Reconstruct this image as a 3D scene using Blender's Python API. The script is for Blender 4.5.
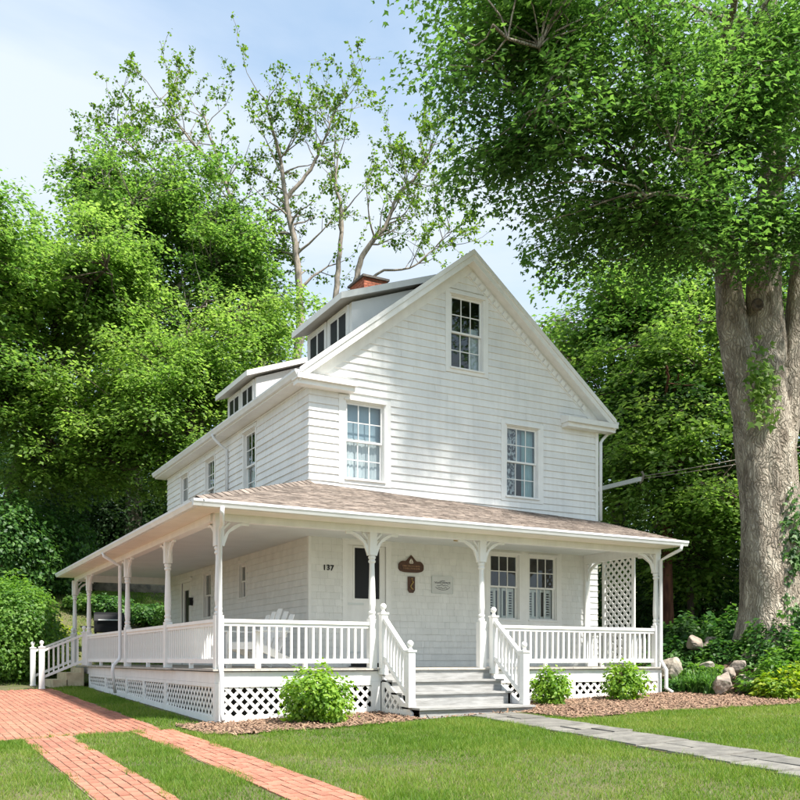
import bpy, bmesh, math, random
import numpy as np
from mathutils import Vector, Matrix, noise

random.seed(7)
R = math.radians
for o in list(bpy.data.objects): bpy.data.objects.remove(o)
scene = bpy.context.scene
COL = scene.collection

# ------------------------------------------------------------------ camera
cd = bpy.data.cameras.new('camera'); cam = bpy.data.objects.new('camera', cd); COL.objects.link(cam)
CAM = (-6.363, -14.826, .921); YAW = 28.943
cam.location = CAM; cam.rotation_euler = (R(90), 0, R(-YAW))
cd.sensor_fit = 'HORIZONTAL'; cd.sensor_width = 36; cd.lens = 906.73 / 800 * 36
cd.shift_y = (659.32 - 400) / 800; cd.clip_end = 2000; cd.clip_start = .1
scene.camera = cam

# ------------------------------------------------------------------ light
SUN_EL, SUN_AZ = 56, 160          # azimuth clockwise from +Y
sd = bpy.data.lights.new('sun', 'SUN'); sun = bpy.data.objects.new('sun', sd); COL.objects.link(sun)
sd.energy = 4.8; sd.angle = R(3.0); sd.color = (1, .955, .88)
sv = Vector((math.sin(R(SUN_AZ)) * math.cos(R(SUN_EL)), math.cos(R(SUN_AZ)) * math.cos(R(SUN_EL)), math.sin(R(SUN_EL))))
sun.rotation_euler = sv.to_track_quat('Z', 'Y').to_euler(); sun.location = sv * 60

w = bpy.data.worlds.new('World'); scene.world = w; w.use_nodes = True
nt = w.node_tree; nt.nodes.clear()
def N(t, typ, **kw):
    n = t.nodes.new(typ)
    for k, v in kw.items(): setattr(n, k, v)
    return n
wo = N(nt, 'ShaderNodeOutputWorld'); bg = N(nt, 'ShaderNodeBackground'); bg.inputs[1].default_value = .13
sky = N(nt, 'ShaderNodeTexSky', sky_type='NISHITA', sun_disc=False, sun_elevation=R(SUN_EL), sun_rotation=R(SUN_AZ))
sky.air_density = 1.0; sky.dust_density = 1.2; sky.ozone_density = 1.6
tc = N(nt, 'ShaderNodeTexCoord'); mp = N(nt, 'ShaderNodeMapping')
mp.inputs['Rotation'].default_value = (R(14), R(-22), R(20)); mp.inputs['Scale'].default_value = (1.1, 1.5, 4.2)
mp.inputs['Location'].default_value = (.35, .1, .42)
nz = N(nt, 'ShaderNodeTexNoise'); nz.inputs['Scale'].default_value = 1.25; nz.inputs['Detail'].default_value = 9; nz.inputs['Roughness'].default_value = .52
nz.inputs['Distortion'].default_value = .5
rp = N(nt, 'ShaderNodeValToRGB'); rp.color_ramp.elements[0].position = .33; rp.color_ramp.elements[1].position = .60
rp.color_ramp.elements[0].color = (.34, .34, .34, 1); rp.color_ramp.elements[1].color = (1, 1, 1, 1)
mx = N(nt, 'ShaderNodeMix', data_type='RGBA'); mx.inputs['B'].default_value = (3.05, 3.42, 3.9, 1)
L = nt.links.new
L(tc.outputs['Generated'], mp.inputs['Vector']); L(mp.outputs[0], nz.inputs['Vector']); L(nz.outputs['Fac'], rp.inputs[0])
L(rp.outputs[0], mx.inputs['Factor']); tn = N(nt, 'ShaderNodeMix', data_type='RGBA', blend_type='MULTIPLY'); tn.inputs['Factor'].default_value = 1; tn.inputs['B'].default_value = (.76, 1.03, 1.02, 1); L(sky.outputs[0], tn.inputs['A']); L(tn.outputs['Result'], mx.inputs['A']); L(mx.outputs['Result'], bg.inputs[0]); L(bg.outputs[0], wo.inputs[0])

scene.view_settings.view_transform = 'Standard'; scene.view_settings.look = 'None'
scene.view_settings.exposure = 1.12; scene.view_settings.gamma = 1
scene.render.engine = 'CYCLES'
scene.cycles.max_bounces = 7; scene.cycles.diffuse_bounces = 4; scene.cycles.glossy_bounces = 3; scene.cycles.transmission_bounces = 5; scene.cycles.transparent_max_bounces = 8

# ------------------------------------------------------------------ materials
def mat(name, col, rough=.6, col2=None, nscale=6, bump=0, bscale=40, spec=.4, stretch=None, island=0, metallic=0, detail=6, contrast=(.35, .65), streak=0):
    m = bpy.data.materials.new(name); m.use_nodes = True; t = m.node_tree; b = t.nodes['Principled BSDF']
    b.inputs['Roughness'].default_value = rough; b.inputs['Specular IOR Level'].default_value = spec; b.inputs['Metallic'].default_value = metallic
    b.inputs['Base Color'].default_value = (*col, 1)
    tc = N(t, 'ShaderNodeTexCoord'); vec = tc.outputs['Object']
    if stretch:
        mp = N(t, 'ShaderNodeMapping'); mp.inputs['Scale'].default_value = stretch; t.links.new(vec, mp.inputs[0]); vec = mp.outputs[0]
    out = None
    if col2:
        nz = N(t, 'ShaderNodeTexNoise'); nz.inputs['Scale'].default_value = nscale; nz.inputs['Detail'].default_value = detail
        t.links.new(vec, nz.inputs['Vector'])
        rp = N(t, 'ShaderNodeValToRGB'); rp.color_ramp.elements[0].position = contrast[0]; rp.color_ramp.elements[1].position = contrast[1]
        rp.color_ramp.elements[0].color = (*col, 1); rp.color_ramp.elements[1].color = (*col2, 1)
        t.links.new(nz.outputs['Fac'], rp.inputs[0]); out = rp.outputs[0]
    if island:
        g = N(t, 'ShaderNodeNewGeometry'); hs = N(t, 'ShaderNodeHueSaturation')
        oi = N(t, 'ShaderNodeObjectInfo'); fr = N(t, 'ShaderNodeMath', operation='ADD'); fc_ = N(t, 'ShaderNodeMath', operation='FRACT'); t.links.new(g.outputs['Random Per Island'], fr.inputs[0]); t.links.new(oi.outputs['Random'], fr.inputs[1]); t.links.new(fr.outputs[0], fc_.inputs[0])
        ma = N(t, 'ShaderNodeMapRange'); ma.inputs['To Min'].default_value = 1 - island; ma.inputs['To Max'].default_value = 1 + island
        t.links.new(fc_.outputs[0], ma.inputs[0]); t.links.new(ma.outputs[0], hs.inputs['Value'])
        if out: t.links.new(out, hs.inputs['Color'])
        else: hs.inputs['Color'].default_value = (*col, 1)
        out = hs.outputs[0]
    if streak:
        m3 = N(t, 'ShaderNodeMapping'); m3.inputs['Scale'].default_value = (9, 9, .55); t.links.new(tc.outputs['Object'], m3.inputs[0]); n3 = N(t, 'ShaderNodeTexNoise'); n3.inputs['Scale'].default_value = 1.3; n3.inputs['Detail'].default_value = 7; t.links.new(m3.outputs[0], n3.inputs['Vector'])
        r3 = N(t, 'ShaderNodeValToRGB'); r3.color_ramp.elements[0].position = .36; r3.color_ramp.elements[0].color = (1 - streak, 1 - streak * 1.08, 1 - streak * 1.2, 1); r3.color_ramp.elements[1].position = .56; r3.color_ramp.elements[1].color = (1, 1, 1, 1); t.links.new(n3.outputs['Fac'], r3.inputs[0])
        x3 = N(t, 'ShaderNodeMix', data_type='RGBA', blend_type='MULTIPLY'); x3.inputs['Factor'].default_value = 1; t.links.new(out, x3.inputs['A']); t.links.new(r3.outputs[0], x3.inputs['B']); out = x3.outputs['Result']
    if out: t.links.new(out, b.inputs['Base Color'])
    if bump:
        n2 = N(t, 'ShaderNodeTexNoise'); n2.inputs['Scale'].default_value = bscale; n2.inputs['Detail'].default_value = 5
        t.links.new(vec, n2.inputs['Vector']); bp = N(t, 'ShaderNodeBump'); bp.inputs['Strength'].default_value = bump; bp.inputs['Distance'].default_value = .02
        t.links.new(n2.outputs['Fac'], bp.inputs['Height']); t.links.new(bp.outputs[0], b.inputs['Normal'])
    return m

def leafmat(name, ca, cb, cc, trans=.42, nscale=.5, gloss=.35):
    """ca dark, cb mid, cc light; varied per leaf and by clump."""
    m = bpy.data.materials.new(name); m.use_nodes = True; t = m.node_tree; t.nodes.clear()
    o = N(t, 'ShaderNodeOutputMaterial'); g = N(t, 'ShaderNodeNewGeometry'); tc = N(t, 'ShaderNodeTexCoord')
    nz = N(t, 'ShaderNodeTexNoise'); nz.inputs['Scale'].default_value = nscale; nz.inputs['Detail'].default_value = 3
    t.links.new(tc.outputs['Object'], nz.inputs['Vector'])
    ad = N(t, 'ShaderNodeMath', operation='MULTIPLY_ADD'); ad.inputs[1].default_value = .55; 
    t.links.new(g.outputs['Random Per Island'], ad.inputs[0]); t.links.new(nz.outputs['Fac'], ad.inputs[2])
    rp = N(t, 'ShaderNodeValToRGB'); e = rp.color_ramp.elements
    e[0].position = .42; e[0].color = (*ca, 1); e[1].position = 1.08 if False else 1.0; e[1].color = (*cc, 1)
    k = e.new(.72); k.color = (*cb, 1)
    t.links.new(ad.outputs[0], rp.inputs[0])
    p = N(t, 'ShaderNodeBsdfPrincipled'); p.inputs['Roughness'].default_value = .5; p.inputs['Specular IOR Level'].default_value = gloss
    tr = N(t, 'ShaderNodeBsdfTranslucent'); hs = N(t, 'ShaderNodeHueSaturation'); hs.inputs['Hue'].default_value = .495; hs.inputs['Saturation'].default_value = 1.1; hs.inputs['Value'].default_value = 1.9
    mx = N(t, 'ShaderNodeMixShader'); mx.inputs[0].default_value = trans
    t.links.new(rp.outputs[0], p.inputs['Base Color']); t.links.new(rp.outputs[0], hs.inputs['Color']); t.links.new(hs.outputs[0], tr.inputs[0])
    t.links.new(p.outputs[0], mx.inputs[1]); t.links.new(tr.outputs[0], mx.inputs[2]); t.links.new(mx.outputs[0], o.inputs[0])
    return m

def glassmat():
    m = bpy.data.materials.new('window_glass'); m.use_nodes = True; t = m.node_tree; t.nodes.clear()
    o = N(t, 'ShaderNodeOutputMaterial'); f = N(t, 'ShaderNodeLayerWeight'); f.inputs[0].default_value = .5
    p = N(t, 'ShaderNodeMath', operation='POWER'); p.inputs[1].default_value = 3.5; q = N(t, 'ShaderNodeMath', operation='MULTIPLY_ADD'); q.inputs[1].default_value = .8; q.inputs[2].default_value = .05
    a = N(t, 'ShaderNodeBsdfTransparent'); a.inputs[0].default_value = (.90, .93, .93, 1); b = N(t, 'ShaderNodeBsdfGlossy'); b.inputs['Roughness'].default_value = .02
    x = N(t, 'ShaderNodeMixShader'); t.links.new(f.outputs['Facing'], p.inputs[0]); t.links.new(p.outputs[0], q.inputs[0]); t.links.new(q.outputs[0], x.inputs[0]); t.links.new(a.outputs[0], x.inputs[1]); t.links.new(b.outputs[0], x.inputs[2]); t.links.new(x.outputs[0], o.inputs[0])
    return m

M = {}
M['white'] = mat('white_paint', (.83, .815, .79), .55, (.77, .76, .74), 3, .08, 60)
M['trim'] = mat('trim_paint', (.85, .835, .805), .5, (.80, .785, .76), 5, .08, 50, streak=.035)
M['siding'] = mat('siding_paint', (.84, .825, .80), .6, (.75, .74, .725), 1.6, .22, 45, stretch=(1, 1, 1), island=.04, streak=.05)
M['shingle_wall'] = mat('shingle_paint', (.80, .79, .76), .65, (.74, .73, .70), 2.4, .2, 50, stretch=(2, 2, 1), island=.03)
M['cream'] = mat('soffit_cream', (.80, .75, .66), .6, (.74, .69, .6), 3)
M['ceiling'] = mat('ceiling_paint', (.70, .72, .70), .6, (.65, .67, .65), 2)
M['deck'] = mat('deck_paint', (.50, .47, .42), .6, (.40, .37, .33), 6, .2, 40, island=.07)
M['tread'] = mat('tread_paint', (.37, .365, .355), .6, (.25, .245, .235), 7, .25, 30, stretch=(.5, 4, 4))
M['roof'] = mat('main_roof_shingle', (.10, .09, .085), .9, (.17, .155, .14), 14, .4, 60)
M['proof'] = mat('porch_roof_shingle', (.135, .108, .092), .92, (.27, .222, .188), 9, .5, 90, island=.28, spec=.2)
M['glass'] = glassmat()
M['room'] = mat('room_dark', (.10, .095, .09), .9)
M['curtain'] = mat('curtain_white', (.72, .74, .76), .9, (.55, .58, .62), 9, stretch=(9, 9, .4))
M['blind'] = mat('blind_blue', (.42, .52, .60), .8, (.36, .46, .55), 4)
M['aqua'] = mat('curtain_aqua', (.42, .58, .60), .9, (.3, .46, .48), 9, stretch=(9, 9, .4))
M['lace'] = mat('curtain_lace', (.62, .64, .66), .9, (.05, .05, .06), 26, stretch=(1, 1, .6), contrast=(.45, .55))
M['brick_ch'] = mat('chimney_brick', (.30, .085, .05), .85, (.42, .15, .09), 14, .3, 60, island=.2)
M['mortar'] = mat('mortar', (.36, .33, .30), .9)
M['black'] = mat('black_metal', (.012, .012, .014), .5, spec=.25)
M['screen'] = mat('door_screen', (.014, .014, .016), .4, spec=.25)
M['wood'] = mat('plaque_wood', (.06, .028, .017), .5, (.11, .052, .03), 12, stretch=(1, 1, 8))
M['woodlt'] = mat('plaque_letter', (.30, .17, .09), .5)
M['sail'] = mat('plaque_sail', (.75, .70, .62), .6)
M['gold'] = mat('plaque_brass', (.45, .30, .10), .35, metallic=.7)
M['board'] = mat('sign_board', (.66, .66, .64), .6, (.6, .6, .58), 5)
M['ink'] = mat('sign_ink', (.10, .10, .11), .7)
M['paver'] = mat('paving_brick', (.43, .19, .125), .85, (.31, .135, .095), 1.1, .35, 60, island=.15, spec=.2)
M['joint'] = mat('joint_sand', (.27, .17, .115), .95, (.19, .13, .085), 6)
M['stone'] = mat('flagstone', (.21, .198, .175), .85, (.135, .128, .115), 6, .4, 30, island=.15)
M['sandstone'] = mat('sandstone', (.58, .49, .33), .9, (.44, .36, .24), 6, .4, 25)
M['rock'] = mat('garden_rock', (.42, .36, .29), .9, (.20, .18, .155), 3.5, .8, 14, detail=9)
M['rockp'] = mat('pink_rock', (.36, .29, .235), .9, (.17, .145, .125), 4, .8, 14, detail=9)
M['mulch'] = mat('mulch_soil', (.14, .085, .055), .95, (.085, .052, .035), 30, .7, 90)
M['chip'] = mat('mulch_chip', (.20, .115, .075), .9, (.30, .20, .135), 11, 0, 40, island=.4)
M['soil'] = mat('lawn_soil', (.075, .085, .028), .95, (.13, .11, .06), 1.3, .4, 60, detail=8)
def barkmat():
    m = mat('maple_bark', (.50, .44, .36), .95, (.24, .20, .16), 2.6, 0, 16, stretch=(1.6, 1.6, .9), spec=.12, detail=10, contrast=(.36, .66)); t = m.node_tree; b = t.nodes['Principled BSDF']
    tc = N(t, 'ShaderNodeTexCoord'); mp = N(t, 'ShaderNodeMapping'); mp.inputs['Scale'].default_value = (12, 12, 2.0); dn = N(t, 'ShaderNodeTexNoise'); dn.inputs['Scale'].default_value = 3; dn.inputs['Detail'].default_value = 4
    mv = N(t, 'ShaderNodeVectorMath', operation='MULTIPLY_ADD'); mv.inputs[1].default_value = (.3, .3, .5)
    t.links.new(tc.outputs['Object'], dn.inputs['Vector']); t.links.new(dn.outputs['Color'], mv.inputs[0]); t.links.new(tc.outputs['Object'], mv.inputs[2]); t.links.new(mv.outputs[0], mp.inputs[0])
    vo = N(t, 'ShaderNodeTexVoronoi', feature='DISTANCE_TO_EDGE'); vo.inputs['Scale'].default_value = 1.5; t.links.new(mp.outputs[0], vo.inputs['Vector'])
    rp = N(t, 'ShaderNodeValToRGB'); rp.color_ramp.elements[0].position = .0; rp.color_ramp.elements[0].color = (.30, .26, .22, 1); rp.color_ramp.elements[1].position = .22; rp.color_ramp.elements[1].color = (1, 1, 1, 1); t.links.new(vo.outputs['Distance'], rp.inputs[0])
    src = b.inputs['Base Color'].links[0].from_socket; mx = N(t, 'ShaderNodeMix', data_type='RGBA', blend_type='MULTIPLY'); mx.inputs['Factor'].default_value = .5; t.links.new(src, mx.inputs['A']); t.links.new(rp.outputs[0], mx.inputs['B']); t.links.new(mx.outputs['Result'], b.inputs['Base Color'])
    n2 = N(t, 'ShaderNodeTexNoise'); n2.inputs['Scale'].default_value = 22; n2.inputs['Detail'].default_value = 6; t.links.new(tc.outputs['Object'], n2.inputs['Vector'])
    ad = N(t, 'ShaderNodeMath', operation='MULTIPLY_ADD'); ad.inputs[1].default_value = .35; t.links.new(n2.outputs['Fac'], ad.inputs[0]); t.links.new(rp.outputs[0], ad.inputs[2])
    bp = N(t, 'ShaderNodeBump'); bp.inputs['Strength'].default_value = .9; bp.inputs['Distance'].default_value = .035; t.links.new(ad.outputs[0], bp.inputs['Height']); t.links.new(bp.outputs[0], b.inputs['Normal']); return m
M['bark'] = barkmat()
M['barkd'] = mat('dark_bark', (.135, .105, .08), .95, (.06, .047, .038), 6, .9, 14, stretch=(2, 2, .5), spec=.15)
M['barkr'] = mat('red_bark', (.20, .085, .055), .95, (.09, .04, .03), 6, .9, 14, stretch=(2, 2, .4), spec=.15)
M['barkg'] = mat('grey_bark', (.36, .31, .26), .95, (.19, .165, .14), 7, .7, 14, stretch=(2, 2, .6), spec=.15)
M['twig'] = mat('twig', (.13, .09, .06), .9)
M['leaf_maple'] = leafmat('leaf_maple', (.034, .082, .02), (.064, .14, .03), (.12, .22, .05), .52)
M['leaf_light'] = leafmat('leaf_light', (.075, .145, .03), (.128, .225, .046), (.21, .31, .075), .56)
M['leaf_mid'] = leafmat('leaf_mid', (.052, .112, .026), (.094, .185, .04), (.165, .265, .06), .55)
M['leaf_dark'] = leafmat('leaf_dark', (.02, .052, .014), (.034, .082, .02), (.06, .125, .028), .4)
M['leaf_sparse'] = leafmat('leaf_sparse', (.04, .09, .014), (.075, .15, .02), (.15, .235, .035), .5)
M['leaf_shrub'] = leafmat('leaf_shrub', (.07, .16, .018), (.14, .27, .025), (.24, .37, .045), .4, 3)
M['leaf_bush'] = leafmat('leaf_bush', (.048, .12, .02), (.09, .195, .03), (.155, .275, .05), .42, 1.2)
M['leaf_ivy'] = leafmat('leaf_ivy', (.02, .065, .016), (.04, .11, .022), (.09, .19, .035), .35, 2)
M['leaf_yel'] = leafmat('leaf_yellow', (.10, .19, .02), (.19, .30, .03), (.33, .38, .05), .42, 2)
M['leaf_purple'] = leafmat('leaf_purple', (.035, .018, .02), (.06, .03, .03), (.09, .05, .04), .35, 2)
M['strap'] = leafmat('leaf_strap', (.035, .095, .02), (.07, .17, .03), (.14, .27, .06), .35, 3)
M['grass'] = leafmat('grass_blade', (.066, .135, .016), (.115, .22, .025), (.23, .28, .065), .40, .45, .25)
M['gutter'] = mat('gutter_white', (.80, .80, .80), .35, (.72, .72, .72), 3)
M['sat'] = mat('vent_white', (.75, .75, .75), .4)
M['pale'] = mat('pale_wall', (.55, .56, .56), .8)

# ------------------------------------------------------------------ helpers
def tag(o, label=None, cat=None, group=None, kind=None):
    if label: o['label'] = label
    if cat: o['category'] = cat
    if group: o['group'] = group
    if kind: o['kind'] = kind
    return o
def empty(name, loc=(0, 0, 0), rz=0):
    o = bpy.data.objects.new(name, None); COL.objects.link(o); o.location = loc; o.rotation_euler = (0, 0, rz); o.empty_display_size = .2
    return o
def link(name, me, parent=None, loc=None, rot=None):
    o = bpy.data.objects.new(name, me); COL.objects.link(o)
    if parent is not None: o.parent = parent
    if loc is not None: o.location = loc
    if rot is not None: o.rotation_euler = rot
    return o
class MB:
    def __init__(s): s.v = []; s.f = []
    def add(s, vs, fs):
        b = len(s.v); s.v += [tuple(p) for p in vs]; s.f += [tuple(b + i for i in f) for f in fs]; return s
    def hexa(s, p): return s.add(p, [(0, 3, 2, 1), (4, 5, 6, 7), (0, 1, 5, 4), (1, 2, 6, 5), (2, 3, 7, 6), (3, 0, 4, 7)])
    def box(s, x0, x1, y0, y1, z0, z1):
        return s.hexa([(x0, y0, z0), (x1, y0, z0), (x1, y1, z0), (x0, y1, z0), (x0, y0, z1), (x1, y0, z1), (x1, y1, z1), (x0, y1, z1)])
    def prism(s, poly, axis, a, b):
        n = len(poly)
        if axis == 'y': g = lambda p, t: (p[0], t, p[1])
        elif axis == 'x': g = lambda p, t: (t, p[0], p[1])
        else: g = lambda p, t: (p[0], p[1], t)
        return s.add([g(p, a) for p in poly] + [g(p, b) for p in poly], [tuple(range(n)), tuple(range(2 * n - 1, n - 1, -1))] + [(i, i + n, (i + 1) % n + n, (i + 1) % n) for i in range(n)])
    def bar(s, p, q, w, h, up=(0, 0, 1)):
        p = Vector(p); q = Vector(q); d = (q - p).normalized(); u = Vector(up); r = d.cross(u).normalized() * (w / 2); u = r.cross(d).normalized() * (h / 2)
        return s.hexa([p - r - u, p + r - u, q + r - u, q - r - u, p - r + u, p + r + u, q + r + u, q - r + u])
    def tube(s, pts, rad, n=6, cap=True):
        pts = [Vector(p) for p in pts]; b = len(s.v); m = len(pts)
        if not hasattr(rad, '__len__'): rad = [rad] * m
        ref = None
        for i, p in enumerate(pts):
            d = (pts[min(i + 1, m - 1)] - pts[max(i - 1, 0)]).normalized()
            if ref is None:
                ref = Vector((1, 0, 0)) if abs(d.x) < .8 else Vector((0, 1, 0))
            a = d.cross(ref).normalized(); c = a.cross(d).normalized(); ref = c
            # keep frame
            for k in range(n):
                t = 2 * math.pi * k / n; s.v.append(tuple(p + (a * math.cos(t) + c * math.sin(t)) * rad[i]))
        for i in range(m - 1):
            for k in range(n): s.f.append((b + i * n + k, b + i * n + (k + 1) % n, b + (i + 1) * n + (k + 1) % n, b + (i + 1) * n + k))
        if cap: s.f.append(tuple(b + k for k in range(n - 1, -1, -1))); s.f.append(tuple(b + (m - 1) * n + k for k in range(n)))
        return s
    def lathe(s, prof, cx, cy, n=12):
        b = len(s.v)
        for r, z in prof:
            for k in range(n): t = 2 * math.pi * k / n; s.v.append((cx + r * math.cos(t), cy + r * math.sin(t), z))
        for i in range(len(prof) - 1):
            for k in range(n): s.f.append((b + i * n + k, b + i * n + (k + 1) % n, b + (i + 1) * n + (k + 1) % n, b + (i + 1) * n + k))
        s.f.append(tuple(b + k for k in range(n - 1, -1, -1))); s.f.append(tuple(b + (len(prof) - 1) * n + k for k in range(n)))
        return s
    def mesh(s, name, m, smooth=False, recalc=True):
        me = bpy.data.meshes.new(name); me.from_pydata(s.v, [], s.f); me.materials.append(M[m] if isinstance(m, str) else m)
        if recalc:
            bm = bmesh.new(); bm.from_mesh(me); bmesh.ops.recalc_face_normals(bm, faces=bm.faces); bm.to_mesh(me); bm.free()
        if smooth: me.polygons.foreach_set('use_smooth', [True] * len(me.polygons))
        return me
    def build(s, name, m, parent=None, smooth=False, loc=None, rot=None, recalc=True):
        return link(name, s.mesh(name, m, smooth, recalc), parent, loc, rot)
def npmesh(name, V, F, m, smooth=False):
    me = bpy.data.meshes.new(name); V = np.asarray(V, np.float32); F = np.asarray(F, np.int32); k = F.shape[1]
    me.vertices.add(len(V)); me.vertices.foreach_set('co', V.ravel())
    me.loops.add(F.size); me.loops.foreach_set('vertex_index', F.ravel())
    me.polygons.add(len(F)); me.polygons.foreach_set('loop_start', np.arange(0, F.size, k, dtype=np.int32)); me.polygons.foreach_set('loop_total', np.full(len(F), k, np.int32))
    if smooth: me.polygons.foreach_set('use_smooth', np.ones(len(F), bool))
    me.update(calc_edges=True); me.materials.append(M[m] if isinstance(m, str) else m)
    return me
def clip(poly, planes):
    for a, b, c in planes:
        out = []
        for i in range(len(poly)):
            p, q = poly[i], poly[(i + 1) % len(poly)]; dp = a * p[0] + b * p[1] - c; dq = a * q[0] + b * q[1] - c
            if dp <= 0: out.append(p)
            if dp * dq < 0:
                t = dp / (dp - dq); out.append((p[0] + t * (q[0] - p[0]), p[1] + t * (q[1] - p[1])))
        poly = out
        if len(poly) < 3: return []
    return poly
def sm(x, a, b):
    t = np.clip((x - a) / (b - a), 0, 1); return t * t * (3 - 2 * t)
def gz(x, y):
    """ground height"""
    xc = np.clip(x, -14, 16); yc = np.clip(y, -26, 10)
    z = .0313 * (xc + 2.26) + .0263 * (yc + 2.1)
    z = z + .75 * sm(x, 6.9, 9.0) * sm(y, -4.4, -1.6)
    z = z + 3.0 * sm(y, 9.5, 19.5) + 2.2 * sm(y, 19.0, 30) + 3 * sm(y, 34, 90)
    return z
def g(x, y): return float(gz(np.float64(x), np.float64(y)))

# ================================================================== SETTING
# ground sheet: fine near, coarse to the horizon
xs = np.unique(np.concatenate([np.linspace(-400, -30, 14), np.linspace(-30, 40, 120), np.linspace(40, 400, 14)]))
ys = np.unique(np.concatenate([np.linspace(-300, -25, 10), np.linspace(-25, 50, 130), np.linspace(50, 600, 16)]))
X, Y = np.meshgrid(xs, ys); Z = gz(X, Y) - .012
V = np.stack([X.ravel(), Y.ravel(), Z.ravel()], 1); nx = len(xs); i, j = np.meshgrid(np.arange(nx - 1), np.arange(len(ys) - 1)); k = (j * nx + i).ravel()
tag(link('ground', npmesh('ground', V, np.stack([k, k + 1, k + nx + 1, k + nx], 1), 'soil', True)), kind='structure')

# --- brick driveway: two wheel strips joining a pad
def sheet(name, poly, m, dz, step=.35, kind='structure', edge=0):
    """ground-following sheet clipped to a polygon made of convex pieces"""
    b = MB()
    for pc in poly:
        xs_ = [p[0] for p in pc]; ys_ = [p[1] for p in pc]; n = len(pc); area = sum(pc[i][0] * pc[(i + 1) % n][1] - pc[(i + 1) % n][0] * pc[i][1] for i in range(n))
        pl = []
        for i in range(n):
            (x0, y0), (x1, y1) = pc[i], pc[(i + 1) % n]; ax, ay = (y1 - y0), -(x1 - x0)
            if area < 0: ax, ay = -ax, -ay
            pl.append((ax, ay, ax * x0 + ay * y0))
        x = min(xs_)
        while x < max(xs_):
            y = min(ys_)
            while y < max(ys_):
                c = clip([(x, y), (x + step, y), (x + step, y + step), (x, y + step)], pl)
                if len(c) >= 3: b.add([(p[0], p[1], g(*p) + dz) for p in c], [tuple(range(len(c)))])
                y += step
            x += step
    o = b.build(name, m, recalc=False); tag(o, kind=kind); return o
STR = [(-3.62, -3.07, -13, -2.4), (-4.98, -4.38, -13, -2.4), (-9.2, -3.17, -2.4, 7.9)]
def in_brick(x, y, e=0.0):
    r = np.zeros(np.shape(x), bool)
    for a, b, c, d in STR: r |= (x > a - e) & (x < b + e) & (y > c - e) & (y < d + e)
    return r
drive = sheet('driveway', [[(a, c), (b, c), (b, d), (a, d)] for a, b, c, d in STR], 'joint', -.004, .5)
bricks = []
for si, (a, b, c, d) in enumerate(STR):
    bw, bl = .098, .2
    if si < 2:      # strips: bricks laid lengthwise across the strip
        n = 6; pw = (b - a) / n
        for kx in range(n):
            y = c + (kx % 2) * .105
            while y < d: bricks.append((a + (kx + .5) * pw + .012 * math.sin(y * .9 + si), y + .1 + .03 * math.sin(kx * 2.1), 0)); y += .21
    else:
        kx = 0; x = a
        while x < b - .05:
            y = c + (kx % 2) * .105
            while y < d - .1: bricks.append((x + .05, y + .1, 0)); y += .21
            x += .1035; kx += 1
fwv = (math.sin(R(YAW)), math.cos(R(YAW))); rtv = (math.cos(R(YAW)), -math.sin(R(YAW)))
def depth(x, y): return (x - CAM[0]) * fwv[0] + (y - CAM[1]) * fwv[1]
def scr(x, y, z):
    d = depth(x, y); return 400 + 906.73 * ((x - CAM[0]) * rtv[0] + (y - CAM[1]) * rtv[1]) / d, 659.32 - 906.73 * (z - CAM[2]) / d
seen = [];rest = []
for (x, y, r) in bricks:
    d = depth(x, y)
    if d < 3: continue
    u, v = scr(x, y, g(x, y))
    if -40 < u < 460 and v < 840: seen.append((d, x, y))
seen.sort(); rb = random.Random(3)
bm_ = []
for t in range(6):
    b = MB(); e = .004; l = .1 - rb.random() * .003; ww = .0465
    b.hexa([(-ww, -l, -.03), (ww, -l, -.03), (ww, l, -.03), (-ww, l, -.03), (-ww + e, -l + e, .004), (ww - e, -l + e, .004), (ww - e, l - e, .004), (-ww + e, l - e, .004)])
    bm_.append(b.mesh('brick', 'paver'))
far = MB()
for q, (d, x, y) in enumerate(seen):
    dz = rb.uniform(-.004, .003); rz = rb.uniform(-.04, .04); x += rb.uniform(-.004, .004)
    if q < 300: link('brick', bm_[q % 6], drive, (x, y, g(x, y) + dz), (.0263, -.0313, rz))
    else:
        e = .005; z = g(x, y) + dz + .004; l = .099; ww = .047; zz = z - .02
        p = [(-ww, -l), (ww, -l), (ww, l), (-ww, l)]; pi = [(-ww + e, -l + e), (ww - e, -l + e), (ww - e, l - e), (-ww + e, l - e)]
        f3 = lambda pp, z0: (x + pp[0] - rz * pp[1], y + pp[1] + rz * pp[0], z0 + .0313 * pp[0] + .0263 * pp[1])
        far.add([f3(a, zz) for a in p] + [f3(a, z) for a in pi], [(4, 5, 6, 7), (0, 1, 5, 4), (1, 2, 6, 5), (2, 3, 7, 6), (3, 0, 4, 7)])
tag(far.build('distant_bricks', 'paver', drive, recalc=False), kind='stuff')

# --- mulch bed along the porch, loose chips on it
MUL = [[(-2.95, -2.0), (-2.9, -3.35), (-2.6, -3.58), (-.1, -3.58), (-.1, -2.0)], [(-.1, -2.0), (-.1, -3.58), (.35, -3.35), (2.3, -3.4), (2.3, -2.0)],
       [(2.3, -2.0), (2.2, -3.4), (2.1, -4.6), (3.6, -4.62), (3.6, -2.0)], [(3.6, -2.0), (3.6, -4.62), (5.7, -4.9), (7.6, -5.2), (7.6, -2.0)], [(7.6, -2), (7.6, -5.2), (9.8, -5.4), (11, -4.5), (11, -2)]]
bed = sheet('mulch_bed', MUL, 'mulch', .008, .3)
def mul_y(x): return np.interp(x, [-3, -2.9, -2.6, -.1, .35, 2.0, 2.12, 3.6, 5.7, 7.6, 9.8], [-2, -3.3, -3.58, -3.58, -3.4, -3.4, -4.6, -4.62, -4.9, -5.2, -5.4])
rng = np.random.default_rng(11)
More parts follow.
